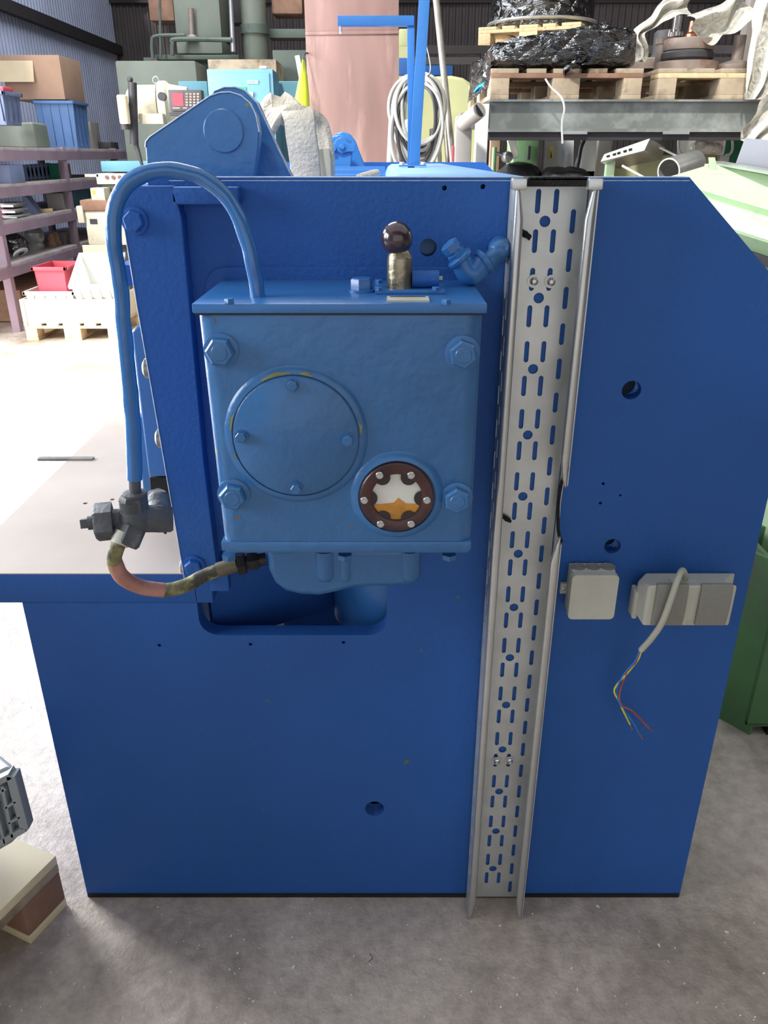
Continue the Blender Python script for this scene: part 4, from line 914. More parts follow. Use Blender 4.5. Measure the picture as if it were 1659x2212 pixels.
MB().cyl(P(352, 209, 7.88), P(352, 209, 7.88) - V((0, .05, 0)), .035).build('cap_screw', 'iron_dark', ml)
MB().cyl(P(290, 312, 7.8), P(286, 178, 7.8), 9 * s_, n=20).build('spindle_sleeve', 'iron_dark', ml)
MB().cyl(P(290, 300, 7.8), P(308, 360, 7.8), 6 * s_, 3 * s_, n=16).build('spindle_nose', 'iron_dark', ml)
MB().sphere(P(281, 172, 7.8), 6 * s_).build('lever_ball', 'iron_dark', ml)
MB().lathe(P(271, 268, 7.7), (0, 0, 1), [(10 * s_, 0), (11 * s_, .02), (11 * s_, 52 * s_), (9 * s_, 54 * s_)], 24).build('motor_cover', 'ply', ml)
MB().lathe(P(271, 280, 7.7), (0, 0, 1), [(9 * s_, 0), (9 * s_, 12 * s_)], 20).build('motor_base', 'iron_dark', ml)
ey = MB(); ec = P(337, 173, 8.05)
ey.tube([ec + V((cos(t * pi / 6) * 6.5 * s_, 0, sin(t * pi / 6) * 6.5 * s_)) for t in range(13)], .006, 8, 2); ey.build('lifting_eye', 'galv_sheet', ml)
dp = MB(); pspan(dp, 365, 194, 436, 240, 7.6, .12, .006); dpo = dp.build('readout', 'panel_dark', ml)
m_ = MB(); pspan(m_, 372, 201, 396, 229, 7.597, .004); m_.build('screen', 'screen_red', dpo)
for i in range(4):
    for j_ in range(5): m_ = MB(); pspan(m_, 401 + i * 8, 201 + j_ * 6, 406 + i * 8, 205 + j_ * 6, 7.596, .004); m_.build('key', 'iron', dpo)
m_ = MB(); pspan(m_, 373, 232.5, 388, 234, 7.597, .003); pspan(m_, 395, 232.5, 404, 234, 7.597, .003); m_.build('printed_name', 'strap_white', dpo)
m_ = MB(); pspan(m_, 366, 242, 420, 250, 7.62, .1); m_.build('readout_arm', 'iron_dark', ml)
m_ = MB(); pspan(m_, 218, 348, 345, 371, 8.25, .5, .01); m_.build('table_guard', 'cabinet_teal', ml)
tb2 = MB(); pspan(tb2, 208, 375, 345, 398, 8.15, .5, .006); tb2 = tb2.build('work_table', 'cream', ml)
for k in range(8): MB().cyl(P(231 + k * 14, 383, 8.15), P(231 + k * 14, 383, 8.15) - V((0, .012, 0)), .018, n=12).build('slot_nut', 'brown_edge', tb2)
m_ = MB(); pspan(m_, 183, 376, 212, 382, 8.15, .03); m_.build('table_handle', 'cream', ml)
m_ = MB(); pspan(m_, 222, 398, 345, 446, 8.2, .5, .02); m_.build('knee', 'grey_green', ml)
m_ = MB(); pspan(m_, 196, 406, 226, 436, 8.0, .2, .01); m_.build('feed_box', 'cream', ml)
m_ = MB(); pspan(m_, 199, 411, 206, 419, 7.997, .01); m_.build('yellow_sticker', 'yellow_label', ml)
m_ = MB(); pspan(m_, 172, 432, 232, 456, 7.98, .3, .02); m_.build('gear_cover', 'wood_dark', ml)
m_ = MB(); pspan(m_, 166, 445, 180, 482, 7.97, .3, .01); m_.build('side_box', 'cream', ml)
bs = MB(); a, b = P(180, 455, 8.0), P(300, 530, 8.0); bs.span(a.x, b.x, 8.0, 8.5, b.z, a.z, .02); bs.build('base_cabinet', 'cream', ml)
MB().span(a.x + .05, b.x, 8.05, 8.7, 0, b.z + .02).build('base', 'iron_dark', ml)
m_ = MB(); pspan(m_, 194, 473, 210, 484, 7.996, .01); m_.build('maker_plate', 'iron_dark', ml)

# ---------------------------------------------------------------- radial drill far behind
dr = thing('radial_drill', 'tall grey green radial drilling machine in the far left corner', 'drilling machine', (P(430, 300, 10.8).x, 11, 0))
m_ = MB(); pspan(m_, 374, -60, 474, 82, 10.4, .6, .02); m_.build('drill_head', 'grey_green', dr)
m_ = MB(); pspan(m_, 381, 84, 480, 116, 10.4, .6, .02); m_.build('head_base', 'grey_green', dr)
m_ = MB(); pspan(m_, 335, 118, 516, 129, 10.3, .8, .01); m_.build('drill_arm', 'machine_green', dr)
m_ = MB(); a = P(554, 130, 10.9); b = P(554, -40, 10.9); sd = mpp(60, 10.9)
m_.cyl((a.x, 10.9, 0), (a.x, 10.9, 4.2), 27 * sd, n=32); m_.build('round_column', 'grey_green', dr)
MB().cyl((a.x, 10.9, P(554, 75, 10.9).z), (a.x, 10.9, P(554, 55, 10.9).z), 31 * sd, n=32).build('column_collar', 'machine_green', dr)
MB().span(P(320, 130, 10.9).x, P(530, 130, 10.9).x, 10.7, 11.4, 0, P(400, 128, 10.9).z).build('drill_base', 'machine_green', dr)
m_ = MB(); m_.tube([P(330, 128, 10.2), P(328, 92, 10.2), P(338, 78, 10.2), P(400, 76, 10.2)], .02, 8); m_.tube([P(372, 120, 10.15), P(373, 95, 10.15), P(382, 85, 10.15), P(500, 86, 10.15)], .025, 8); m_.tube([P(347, 125, 10.2), P(345, 0, 10.2), P(344, -40, 10.2)], .015, 8); m_.build('handrail', 'machine_green', dr)
m_ = MB(); m_.cyl(P(497, -30, 10.2), P(504, 112, 10.2), .02, .03); m_.build('feed_rod', 'galv_sheet', dr)
m_ = MB(); m_.cyl(P(412, 18, 10.35), P(415, 82, 10.35), .03); m_.lathe(P(415, 84, 10.35), (0, 0, 1), [(.08, 0), (.04, .04)], 16); m_.build('spindle', 'iron', dr)
m_ = MB(); pspan(m_, 318, -60, 372, 45, 11.2, .4, .02); m_.build('motor_box', 'wood_dark', dr)
m_ = MB(); pspan(m_, 585, -60, 652, 30, 11.0, .4, .02); m_.build('gear_box', 'wood_dark', dr)
m_ = MB(); pspan(m_, 470, -60, 530, 50, 11.6, .3, .02); m_.build('rear_box', 'iron_dark', dr)
m_ = MB(); pspan(m_, 580, 62, 660, 82, 11.0, .3, .01); m_.build('cross_rail', 'machine_green', dr)
# ---------------------------------------------------------------- cabinets
def floorbox(name, label, cat, x0, y0, x1, Y, depth, mat, group=None, bev=.01):
    a, b = P(x0, y0, Y), P(x1, y0, Y)
    t = thing(name, label, cat, ((a.x + b.x) / 2, Y + depth / 2, 0), group); MB().span(a.x, b.x, Y, Y + depth, 0, a.z, bev).build('cabinet_body', mat, t); return t, a, b
t, a, b = floorbox('control_cabinet', 'light blue electrical cabinet with small white maker plate, centre left background', 'cabinet', 446, 149, 589, 7.3, .4, 'cabinet_blue')
MB().span(a.x + .03, b.x - .03, 7.288, 7.3, .2, a.z - .03, .003).build('door', 'cabinet_blue', t)
m_ = MB(); pspan(m_, 534, 174, 558, 181, 7.282, .008); m_.build('maker_plate', 'plastic_white', t)
def text_mesh(txt, size, loc, mat, parent, name):
    cu = bpy.data.curves.new('txt', 'FONT'); cu.body = txt; cu.size = size; cu.align_x = 'CENTER'; cu.align_y = 'CENTER'; cu.extrude = .0008
    o = bpy.data.objects.new('txt', cu); COL.objects.link(o); bpy.context.view_layer.update()
    me = bpy.data.meshes.new_from_object(o.evaluated_get(bpy.context.evaluated_depsgraph_get())); bpy.data.objects.remove(o)
    m_ = MB(); m_.bm.from_mesh(me); bpy.data.meshes.remove(me); m_.move(Matrix.Translation(V(loc)) @ Matrix.Rotation(pi / 2, 4, 'X')); return m_.build(name, mat, parent, 0)
text_mesh('SIEMENS', .026, P(546, 177.5, 7.280), 'cabinet_teal', t, 'lettering')
m_ = MB(); pspan(m_, 510, 188, 532, 197, 7.282, .008); m_.build('green_sticker', 'plastic_green', t)
m_ = MB(); pspan(m_, 537, 199, 547, 210, 7.27, .02, .002); m_.build('switch', 'ivory', t)
solo(MB().box(P(569, 146, 7.4), (.06, .05, .02), .008), 'crumpled_paper', 'plastic_white', 'small white crumpled paper on top of the light blue cabinet', 'paper', P(569, 148, 7.4))
floorbox('teal_cabinet', 'lower teal steel cabinet just left of the light blue cabinet', 'cabinet', 384, 175, 447, 8.5, .35, 'cabinet_teal', 'teal cabinets')
floorbox('teal_cabinet', 'lower teal steel cabinet between the light blue cabinet and the brown locker', 'cabinet', 592, 175, 668, 7.75, .35, 'cabinet_teal', 'teal cabinets')
floorbox('machine_block', 'grey brown machine block rising behind the light blue cabinet', 'machine', 448, 128, 596, 8.9, .6, 'wood_grey')
floorbox('green_machine', 'dark green machine standing behind the teal cabinet by the brown locker', 'machine', 588, 108, 668, 9.55, .6, 'machine_green')
# brown sheet locker
t, a, b = floorbox('metal_locker', 'tall reddish brown sheet metal locker in the background centre', 'locker', 655, -60, 862, 6.2, .5, 'brown_edge')
zs = P(700, 72, 6.2).z
MB().span(a.x, b.x, 6.188, 6.2, .05, zs - .006, .003).jitter(.004, 4).build('door_panel', 'brown_sheet', t)
MB().span(a.x, b.x, 6.188, 6.2, zs + .002, a.z, .003).jitter(.004, 4).build('door_panel', 'brown_sheet', t)
MB().bar((a.x, 6.184, zs - .002), (b.x, 6.184, zs + .004), .008, .018, (0, 0, 1), .002).jitter(.004, 12).build('seam_strip', 'brown_sheet', t)
MB().tube([V((a.x + .01, 6.19, P(654, 126, 6.0).z + .05)), V((a.x, 6.05, P(654, 126, 6.0).z + .03)), P(655, 126, 5.95), P(655, 130, 5.93)], .006, 8).build('coat_hook', 'iron_dark', t)
# hi-vis jacket and stick
jk = MB(); rg = []
prof = [(652, 656, 128), (646, 662, 160), (638, 666, 200), (630, 668, 235), (624, 668, 268), (622, 668, 300)]
for (l_, r_, y) in prof:
    a, b = P(l_, y, 5.9), P(r_, y, 5.9); n = 16; w_ = (b.x - a.x) / 2; ring = []
    for i in range(n):
        t_ = 2 * pi * i / n; f_ = 1 + .18 * sin(5 * t_ + y * .03); ring.append(V(((a.x + b.x) / 2 + cos(t_) * w_ * (1 + .06 * sin(4 * t_)), 5.95 + sin(t_) * .05 * f_, a.z)))
    rg.append(ring)
jk.rings(rg); solo(jk, 'safety_jacket', 'hivis', 'bright yellow safety jacket hanging beside the brown locker', 'jacket', P(648, 300, 5.95), None, smooth=70)
solo(MB().bar(P(642, 120, 5.98), P(668, 262, 5.98), .03, .02, (0, 1, 0), .002), 'wooden_stick', 'strap_white', 'pale flat stick standing behind the yellow jacket', 'stick', P(668, 262, 5.98))
# ---------------------------------------------------------------- cable coil, pipes, panel
YK2 = 5.5; s_ = mpp(250, YK2)
ck = thing('cable_coil', 'hanging coil of thick grey cable behind the blue jib post', 'cable coil', P(905, 350, YK2))
rr = random.Random(5)
for k in range(15):
    cx_, cy_ = 904 + rr.uniform(-5, 5), 232 + k * 3.4 + rr.uniform(-4, 4); ra, rb = 50 + rr.uniform(-13, 11), 70 + k * 2.0 + rr.uniform(-6, 6); yo = rr.uniform(-.06, .06); ti = rr.uniform(-.12, .12)
    pts = []
    for i in range(25):
        t = 2 * pi * i / 24; x = ra * cos(t); y = rb * sin(t); pts.append(P(cx_ + x * cos(ti) - y * sin(ti), cy_ + x * sin(ti) + y * cos(ti), YK2 + yo + .03 * sin(t * 2)))
    MB().tube(pts, .011 if k % 3 else .013, 8, 2).build('loop', 'cable_grey' if k % 4 != 3 else 'cable_dark', ck, 60)
MB().tube([P(912, 60, YK2), P(930, 150, YK2), P(905, 172, YK2)], .004, 6).build('hanger', 'galv_sheet', ck)
GP = 'poles leaning behind the jib post'
for k, (x0, y0, x1, y1, r_, mt, lbl) in enumerate(((938, -40, 986, 420, .021, 'pipe_steel', 'long steel pipe leaning right of the cable coil'), (846, 260, 838, 420, .02, 'cable_grey', 'grey conduit standing at the left of the cable coil'),
        (866, 240, 858, 420, .016, 'cable_grey', 'second grey conduit under the cable coil from the left'), (880, 260, 880, 420, .018, 'galv_sheet', 'galvanised conduit straight below the cable coil'), (934, 280, 934, 420, .02, 'cable_dark', 'dark pole standing below the cable coil'),
        (948, 270, 952, 420, .014, 'cable_grey', 'thin grey conduit between dark pole and leaning pipe'), (958, 230, 972, 420, .014, 'pipe_steel', 'short steel rod beside the long leaning pipe'))):
    a, b = P(x0, y0, YK2 + .25 + .04 * k), P(x1, y1, YK2 + .12 + .03 * k); d_ = (b - a); b = a + d_ * ((a.z - .0) / (a.z - b.z))
    solo(MB().cyl(a, b, r_, n=16), 'leaning_pipe', mt, lbl, 'pipe', b, GP)
YO = 6.35
pol = [(868, 430), (868, 180), (880, 168), (975, 163), (1000, 168), (1018, 180), (1030, 200), (1040, 260), (1040, 430)]
pts = [P(x, y, YO) for x, y in pol]; pts[0].z = pts[-1].z = 0; pts[0].x, pts[-1].x = pts[1].x, pts[-2].x
solo(MB().prism(pts, (0, .3, 0)), 'olive_machine', 'pale_olive', 'pale olive machine cover with a rounded top behind the cable coil', 'machine', ((pts[0].x + pts[-1].x) / 2, YO + .15, 0), bev=.02)
m_ = MB(); pspan(m_, 862, 125, 978, 162, 8.6, .1, .004); q = P(920, 162, 8.6)
t = thing('blue_board', 'flat blue board on posts in front of the dark corrugated back wall', 'board', (q.x, 8.65, 0)); m_.build('panel', 'sheet_blue', t)
for px in (880, 960): x = P(px, 162, 8.6).x; MB().span(x - .02, x + .02, 8.62, 8.68, 0, q.z + .02).build('post', 'girt', t)
solo(pspan(MB(), 862, 62, 884, 100, 9.5, .4, .01).span(P(862, 100, 9.5).x, P(884, 100, 9.5).x, 9.5, 9.9, 0, P(862, 100, 9.5).z), 'yellow_pillar', 'pale_olive', 'narrow yellowish pillar beside the brown locker edge', 'pillar', (P(873, 100, 9.5).x, 9.7, 0))
# ---------------------------------------------------------------- pallet rack on the right
YR = 4.72; ZR = 1.717
rk2 = thing('pallet_rack', 'heavy grey beam pallet rack with a white upright, right background', 'rack', (1.6, YR + .5, 0))
xa1 = P(1055, 250, YR).x; xw0 = P(1030, 250, YR).x
MB().span(xw0, xa1, YR - .02, YR + .07, 0, ZR - .02, .003).build('upright', 'white_paint', rk2)
MB().span(xw0, xa1, YR + .93, YR + 1.0, 0, ZR - .02, .003).build('upright', 'grey_pipe', rk2)
zb2 = P(1300, 283, YR).z; XE = 3.4
bm_ = MB(); bm_.span(xa1, XE, YR + .012, YR + .02, zb2, ZR); bm_.span(xa1, XE, YR - .03, YR + .02, ZR - .010, ZR); bm_.span(xa1, XE, YR - .05, YR + .03, zb2 - .006, zb2 + .010)
bm_.build('beam', 'beam_grey', rk2, 30)
MB().span(xa1, XE, YR - .03, YR + .10, zb2 - .045, zb2 - .006).build('beam_lower', 'girt', rk2)
MB().span(xa1, XE, YR + .9, YR + .96, ZR - .12, ZR).build('beam', 'beam_grey', rk2)
for k in range(7): MB().span(xa1 + .15 + k * .42, xa1 + .25 + k * .42, YR + .03, YR + .9, ZR - .05, ZR - .002).build('deck_bar', 'girt', rk2)
MB().span(xa1, XE, YR + .05, YR + .95, 1.17, 1.20).build('shelf_board', 'wood_dark', rk2)
MB().span(XE, XE + .07, YR - .02, YR + .07, 0, 2.6).build('upright', 'grey_pipe', rk2); MB().span(XE, XE + .07, YR + .9, YR + .97, 0, 2.6).build('upright', 'grey_pipe', rk2)
q = P(1618, -20, YR + .30); xq = P(1612, 60, YR + .6).x
solo(MB().span(xq, xq + .075, YR + .60, YR + .68, ZR + .144, 3.0, .003), 'steel_column', 'grey_pipe', 'grey square steel column standing on the right pallet among plastic film', 'column', (xq + .04, YR + .64, ZR + .144))
for px in (1240, 1460): a, b = P(px - 28, 283, YR - .05), P(px + 28, 290, YR - .05); MB().span(a.x, b.x, YR - .056, YR - .05, b.z, a.z).build('label_holder', 'galv_sheet', rk2)
# grey pipe frame left of the rack
pf = thing('pipe_frame', 'rounded grey pipe frame left of the white rack upright', 'frame', (P(1003, 300, 4.6).x, 4.65, 0)); sp_ = mpp(280, 4.6)
a, b = P(985, 248, 4.6), P(1022, 248, 4.6)
MB().span(a.x, b.x, 4.6, 4.68, 0, a.z, .02).build('post', 'grey_pipe', pf)
MB().cyl(P(1000, 268, 4.62), P(1036, 238, 4.50), 16 * sp_, n=28).build('roller_pipe', 'grey_pipe', pf)
MB().cyl(P(1036, 238, 4.50), P(1036.6, 237.5, 4.499), 13 * sp_, n=24).build('pipe_bore', 'hole_dark', pf)
MB().span(a.x - .012, a.x - .004, 4.62, 4.66, .0, P(985, 315, 4.6).z).build('red_edge', 'plastic_red', pf)
# pallets and loads
xr = P(1380, 213, YR).x
pallet('wooden pallet on the grey rack beam under the black wrapped load', (xr, YR - .03, ZR), pi / 2, ('wood_grey', 'wood_grey', 'wood_dark'))
pallet('wooden pallet on the grey rack beam under the rusty iron wheels', (P(1413, 213, YR).x + .8, YR - .03, ZR), pi / 2, ('wood_grey', 'wood_grey', 'wood'))
zl = ZR + .144
def blob(c, size, e=.35, n=56, m=28, amp=.02, sc=8, zfun=None):
    rg = []
    sg = lambda v, p: math.copysign(abs(v) ** p, v)
    for j in range(1, m):
        ph = -pi / 2 + pi * j / m; ring = []
        for i in range(n):
            th = 2 * pi * i / n; x, y, z = sg(cos(ph), e) * sg(cos(th), e), sg(cos(ph), e) * sg(sin(th), e), sg(sin(ph), e)
            if zfun: z = zfun(x, y, z)
            p = V((c[0] + x * size[0] / 2, c[1] + y * size[1] / 2, c[2] + (z + 1) / 2 * size[2])); f_ = max(0, min(1, (z + .8) * 1.2)); p += noise.noise_vector(p * sc) * amp * f_ + noise.noise_vector(p * sc * 3) * amp * .45 * f_; ring.append(p)
        rg.append(ring)
    return MB().rings(rg)
x0_, x1_ = P(1058, 170, YR).x, P(1378, 170, YR).x
def zf(x, y, z): return -1 + (z + 1) * (.52 + .48 * max(0, min(1, (x + .95) / .75))) if z > -1 else z
hB = P(1250, 72, YR + .25).z - zl
bl_ = blob(((x0_ + x1_) / 2, YR + .55, zl), (x1_ - x0_ + .02, 1.22, hB), .3, 110, 56, .032, 7, zf)
bw = thing('wrapped_load', 'pallet load wrapped in crinkled shiny black film on the rack', 'wrapped load', ((x0_ + x1_) / 2, YR + .55, zl), None)
bl_.build('film', 'black_film', bw, 28)
def sheet(edgeA, edgeB, n=24, m=14, wave=.02, freq=9, crump=.015, seed=0, th=.002):
    A_ = spline(edgeA, 8); B_ = spline(edgeB, 8); rows_ = []
    for i in range(n + 1):
        ta = i / n; a = A_[min(int(ta * (len(A_) - 1)), len(A_) - 1)]; b = B_[min(int(ta * (len(B_) - 1)), len(B_) - 1)]; row = []
        for j in range(m + 1):
            t = j / m; p = a.lerp(b, t); p = p + V((0, wave * sin(t * freq + seed + ta * 1.5), 0)) + noise.noise_vector((p + V((seed, 0, 0))) * 9) * crump; row.append(p)
        rows_.append(row)
    m_ = MB(); F_ = [[m_.bm.verts.new(p) for p in r] for r in rows_]; K_ = [[m_.bm.verts.new(p + V((0, th, 0))) for p in r] for r in rows_]
    for G_, fl2 in ((F_, 0), (K_, 1)):
        for i in range(n):
            for j in range(m):
                q = (G_[i][j], G_[i + 1][j], G_[i + 1][j + 1], G_[i][j + 1]); m_.bm.faces.new(q[::-1] if fl2 else q)
    return m_
sheet([P(1095, 88, YR + .3), P(1070, 112, YR + .1), P(1058, 150, YR - .03), P(1066, 178, YR - .035)], [P(1062, 100, YR + .5), P(1040, 130, YR + .5), P(1018, 175, YR + .5), P(1010, 225, YR + .45)], wave=.02).build('film_skirt', 'black_film', bw, 60)
sheet([P(1050, 172, YR - .03), P(1036, 182, YR), P(1024, 196, YR)], [P(1044, 188, YR - .03), P(1036, 194, YR), P(1026, 200, YR)], 8, 5, .01, crump=.02).build('blue_film_scrap', 'blue_film', bw, 60)
sheet([P(1265, 112, YR - .05), P(1245, 130, YR - .08), P(1222, 150, YR - .06), P(1224, 166, YR - .055)], [P(1285, 120, YR - .05), P(1258, 140, YR - .09), P(1232, 158, YR - .06), P(1227, 168, YR - .055)], 14, 5, .01, crump=.03).build('film_tail', 'black_film', bw, 40)
solo(MB().ribbon([P(1178, 170, YR - .06), P(1190, 188, YR - .075), P(1212, 210, YR - .09), P(1219, 235, YR - .1), P(1214, 265, YR - .1), P(1215, 310, YR - .1)], .010, .003, (1, .3, 0)), 'packing_strap', 'strap_white', 'white packing strap dangling in front of the grey rack beam', 'strap', P(1215, 310, YR - .1))
# upper pallet on the beam further back
YU = 7.0; zu = P(1150, 98, YU).z
ub = thing('rear_rack', 'dark rack beam behind, carrying the upper pallet', 'rack', (1.6, YU + .4, 0))
for yy in (YU - .05, YU + .75): MB().span(P(900, 100, YU).x, 3.2, yy, yy + .08, zu - .06, zu - .005).build('beam', 'girt', ub)
for xx in (.75, 3.15): MB().span(xx, xx + .07, YU - .05, YU + .03, 0, zu - .06).build('upright', 'girt', ub); MB().span(xx, xx + .07, YU + .75, YU + .83, 0, zu - .06).build('upright', 'girt', ub)
uc = P(1253, 76, YU - .1); rz = R(68)
pallet('upper pale wooden pallet turned at an angle under the black coil', (uc.x, uc.y, zu), rz, ('wood', 'wood', 'wood'))
cc = V((uc.x, uc.y, 0)) + V((cos(rz), sin(rz), 0)) * .55 + V((-sin(rz), cos(rz), 0)) * .42; zz = zu + .144; su = mpp(20, YU + .4)
wr = thing('wrapped_coil', 'black coil wrapped in shiny film on the upper pallet, at the top edge', 'wrapped coil', (cc.x, cc.y, zz))
MB().lathe((cc.x, cc.y, zz), (0, 0, 1), [(112 * su, 0), (118 * su, .02), (116 * su, .06), (112 * su, .10), (112 * su, .5), (100 * su, .53)], 56).jitter(.010, 10).build('coil', 'black_film', wr, 60)
MB().lathe((cc.x, cc.y, zz + .05), (0, 0, 1), [(119 * su, 0), (121 * su, .012), (119 * su, .024)], 56).build('rim_band', 'galv_sheet', wr, 60)
# iron wheels on the right pallet
def lat(px, Y, z, prof, mat, name, label, cat='wheel', n=40, g='rusty iron wheels on the rack pallet', jit=0):
    c_ = P(px, 140, Y); m_ = MB().lathe((c_.x, Y, z), (0, 0, 1), prof, n); return solo(m_, name, mat, label, cat, (c_.x, Y, z), g)
sw_ = mpp(110, 5.0)
c_ = P(1482, 140, 5.0); wh = thing('iron_wheel', 'stacked double flanged iron wheel with copper hub on the right pallet', 'wheel', (c_.x, 5.0, zl), 'rusty iron wheels on the rack pallet')
MB().lathe((c_.x, 5.0, zl), (0, 0, 1), [(67 * sw_, 0), (67 * sw_, 20 * sw_), (60 * sw_, 22 * sw_)], 48).build('lower_flange', 'iron', wh)
MB().lathe((c_.x, 5.0, zl + 22 * sw_), (0, 0, 1), [(46 * sw_, 0), (50 * sw_, 2 * sw_), (54 * sw_, 6 * sw_), (54 * sw_, 16 * sw_), (50 * sw_, 20 * sw_), (47 * sw_, 22 * sw_)], 48).build('rubber_tyre', 'iron_dark', wh)
MB().lathe((c_.x, 5.0, zl + 43 * sw_), (0, 0, 1), [(51 * sw_, 0), (52 * sw_, 2 * sw_), (52 * sw_, 20 * sw_), (48 * sw_, 22 * sw_)], 48).build('upper_flange', 'iron', wh)
MB().lathe((c_.x + .01, 5.0, zl + 64 * sw_), (0, 0, 1), [(14 * sw_, 0), (14 * sw_, 10 * sw_), (10 * sw_, 14 * sw_), (9 * sw_, 34 * sw_)], 24).build('hub', 'copper', wh)
c2_ = P(1440, 140, 5.25); w2 = thing('iron_hub', 'grey iron hub with a polished steel stub left of the double wheel', 'hub', (c2_.x, 5.25, zl), 'rusty iron wheels on the rack pallet'); z_ = mpp(110, 5.25)
MB().lathe((c2_.x, 5.25, zl), (0, 0, 1), [(26 * z_, 0), (26 * z_, 62 * z_), (29 * z_, 63 * z_), (29 * z_, 74 * z_), (22 * z_, 76 * z_)], 32).build('hub_body', 'iron', w2)
MB().lathe((c2_.x + .02, 5.22, zl + 76 * z_), (0, 0, 1), [(16 * z_, 0), (16 * z_, 8 * z_), (9 * z_, 12 * z_), (9 * z_, 38 * z_)], 24).build('steel_stub', 'chrome', w2)
MB().cyl((c2_.x - .04, 5.15, zl + 74 * z_), (c2_.x - .04, 5.15, zl + 86 * z_), .008).build('bolt', 'chrome', w2)
c3 = P(1395, 140, 5.65); w3 = thing('iron_wheel', 'dark iron wheel partly hidden behind the grey hub', 'wheel', (c3.x, 5.65, zl), 'rusty iron wheels on the rack pallet'); z_ = mpp(110, 5.65)
MB().lathe((c3.x, 5.65, zl), (0, 0, 1), [(36 * z_, 0), (38 * z_, 4 * z_), (32 * z_, 8 * z_), (32 * z_, 26 * z_)], 40).build('lower_flange', 'iron_dark', w3)
MB().lathe((c3.x, 5.65, zl + 26 * z_), (0, 0, 1), [(38 * z_, 0), (38 * z_, 18 * z_), (30 * z_, 21 * z_)], 40).build('upper_flange', 'iron', w3)
MB().lathe((c3.x + .12, 5.65, zl + 47 * z_), (0, 0, 1), [(34 * z_, 0), (30 * z_, 10 * z_), (30 * z_, 48 * z_), (26 * z_, 52 * z_)], 36).build('housing', 'iron_dark', w3)
c4 = P(1590, 140, 4.95); w4 = thing('iron_wheel', 'low iron disc at the right end of the pallet under plastic film', 'wheel', (c4.x, 4.95, zl), 'rusty iron wheels on the rack pallet')
MB().lathe((c4.x, 4.95, zl), (0, 0, 1), [(44 * sw_, 0), (46 * sw_, 3 * sw_), (46 * sw_, 14 * sw_), (30 * sw_, 19 * sw_), (12 * sw_, 24 * sw_), (12 * sw_, 70 * sw_)], 40).build('disc', 'iron', w4)
# clear plastic film
GF = 'loose clear plastic film on the right rack'
solo(sheet([P(1362, 140, 5.1), P(1372, 80, 5.15), P(1400, 30, 5.2), P(1445, -5, 5.2), P(1500, -30, 5.2)], [P(1388, 138, 5.05), P(1398, 75, 5.1), P(1420, 45, 5.1), P(1450, 35, 5.05), P(1500, 40, 5.0)], 30, 12, .05, 9, .04, 1), 'plastic_film', 'clear_film', 'bunched clear plastic film arching over the iron hub', 'plastic film', P(1375, 140, 5.1), GF, smooth=60)
solo(sheet([P(1490, 35, 4.95), P(1520, 30, 4.95), P(1560, 10, 4.95), P(1620, -30, 4.95)], [P(1500, 72, 4.9), P(1530, 88, 4.88), P(1570, 72, 4.9), P(1625, 40, 4.92)], 26, 14, .05, 8, .05, 2), 'plastic_film', 'clear_film', 'crumpled clear plastic film over the double iron wheel', 'plastic film', P(1540, 90, 4.9), GF, smooth=60)
solo(sheet([P(1640, -40, 4.7), P(1620, 60, 4.68), P(1608, 130, 4.66), P(1604, 180, 4.66), P(1612, 215, 4.66)], [P(1760, -40, 4.7), P(1740, 60, 4.6), P(1720, 130, 4.6), P(1690, 190, 4.6), P(1640, 215, 4.62)], 30, 16, .05, 16, .03, 3), 'plastic_film', 'clear_film', 'long clear plastic film hanging down at the right edge', 'plastic film', P(1640, 215, 4.66), GF, smooth=60)
solo(sheet([P(1655, 190, 4.5), P(1625, 235, 4.52), P(1605, 275, 4.55), P(1600, 300, 4.55)], [P(1740, 190, 4.5), P(1720, 250, 4.45), P(1680, 300, 4.45), P(1640, 320, 4.45)], 22, 14, .04, 14, .04, 4), 'plastic_film', 'clear_film', 'torn clear plastic film tail below the grey beam, far right', 'plastic film', P(1620, 318, 4.5), GF, smooth=60)
# ---------------------------------------------------------------- clutter below the beam (stands on the rack shelf or the floor)
ZS = 1.20; GC = 'clutter on the rack shelf'
def stand(name, label, cat, x0, y0, x1, Y, depth, mat, zb=ZS, group=GC, bev=.004):
    a, b = P(x0, y0, Y), P(x1, y0, Y); return solo(MB().span(a.x, b.x, Y, Y + depth, zb, a.z, bev), name, mat, label, cat, ((a.x + b.x) / 2, Y + depth / 2, zb), group)
stand('wood_board', 'upright brown wooden board right of the white rack upright', 'board', 1060, 300, 1081, 5.2, .04, 'cardboard')
stand('steel_cabinet', 'green steel cabinet with a dark switch under the grey beam', 'cabinet', 1112, 296, 1165, 5.1, .3, 'lathe_green')
m_ = MB(); pspan(m_, 1140, 315, 1146, 345, 5.06, .03, .004); solo(m_, 'switch_lever', 'iron_dark', 'dark switch lever on the green steel cabinet', 'switch', P(1143, 345, 5.06), GC)
p_ = [P(1096, 304, 4.95), P(1112, 298, 4.95), P(1121, 338, 4.95), P(1108, 345, 4.95)]
solo(MB().prism(p_, (0, .03, 0)), 'cream_tag', 'ivory', 'tilted cream plastic tag hanging below the grey beam', 'tag', P(1112, 345, 4.95), GC, bev=.003)
vv = thing('valve_fitting', 'grey pipe valve with a round handle beside the white upright', 'valve', (P(1080, 350, 4.9).x, 4.9, ZS), GC); sv = mpp(340, 4.9)
a = P(1068, 330, 4.9); MB().cyl((a.x, 4.9, ZS), (a.x, 4.9, P(1068, 318, 4.9).z), 5 * sv, n=16).build('riser', 'lathe_green', vv); MB().cyl(a, P(1090, 337, 4.9), 4 * sv, n=14).build('branch', 'galv_sheet', vv)
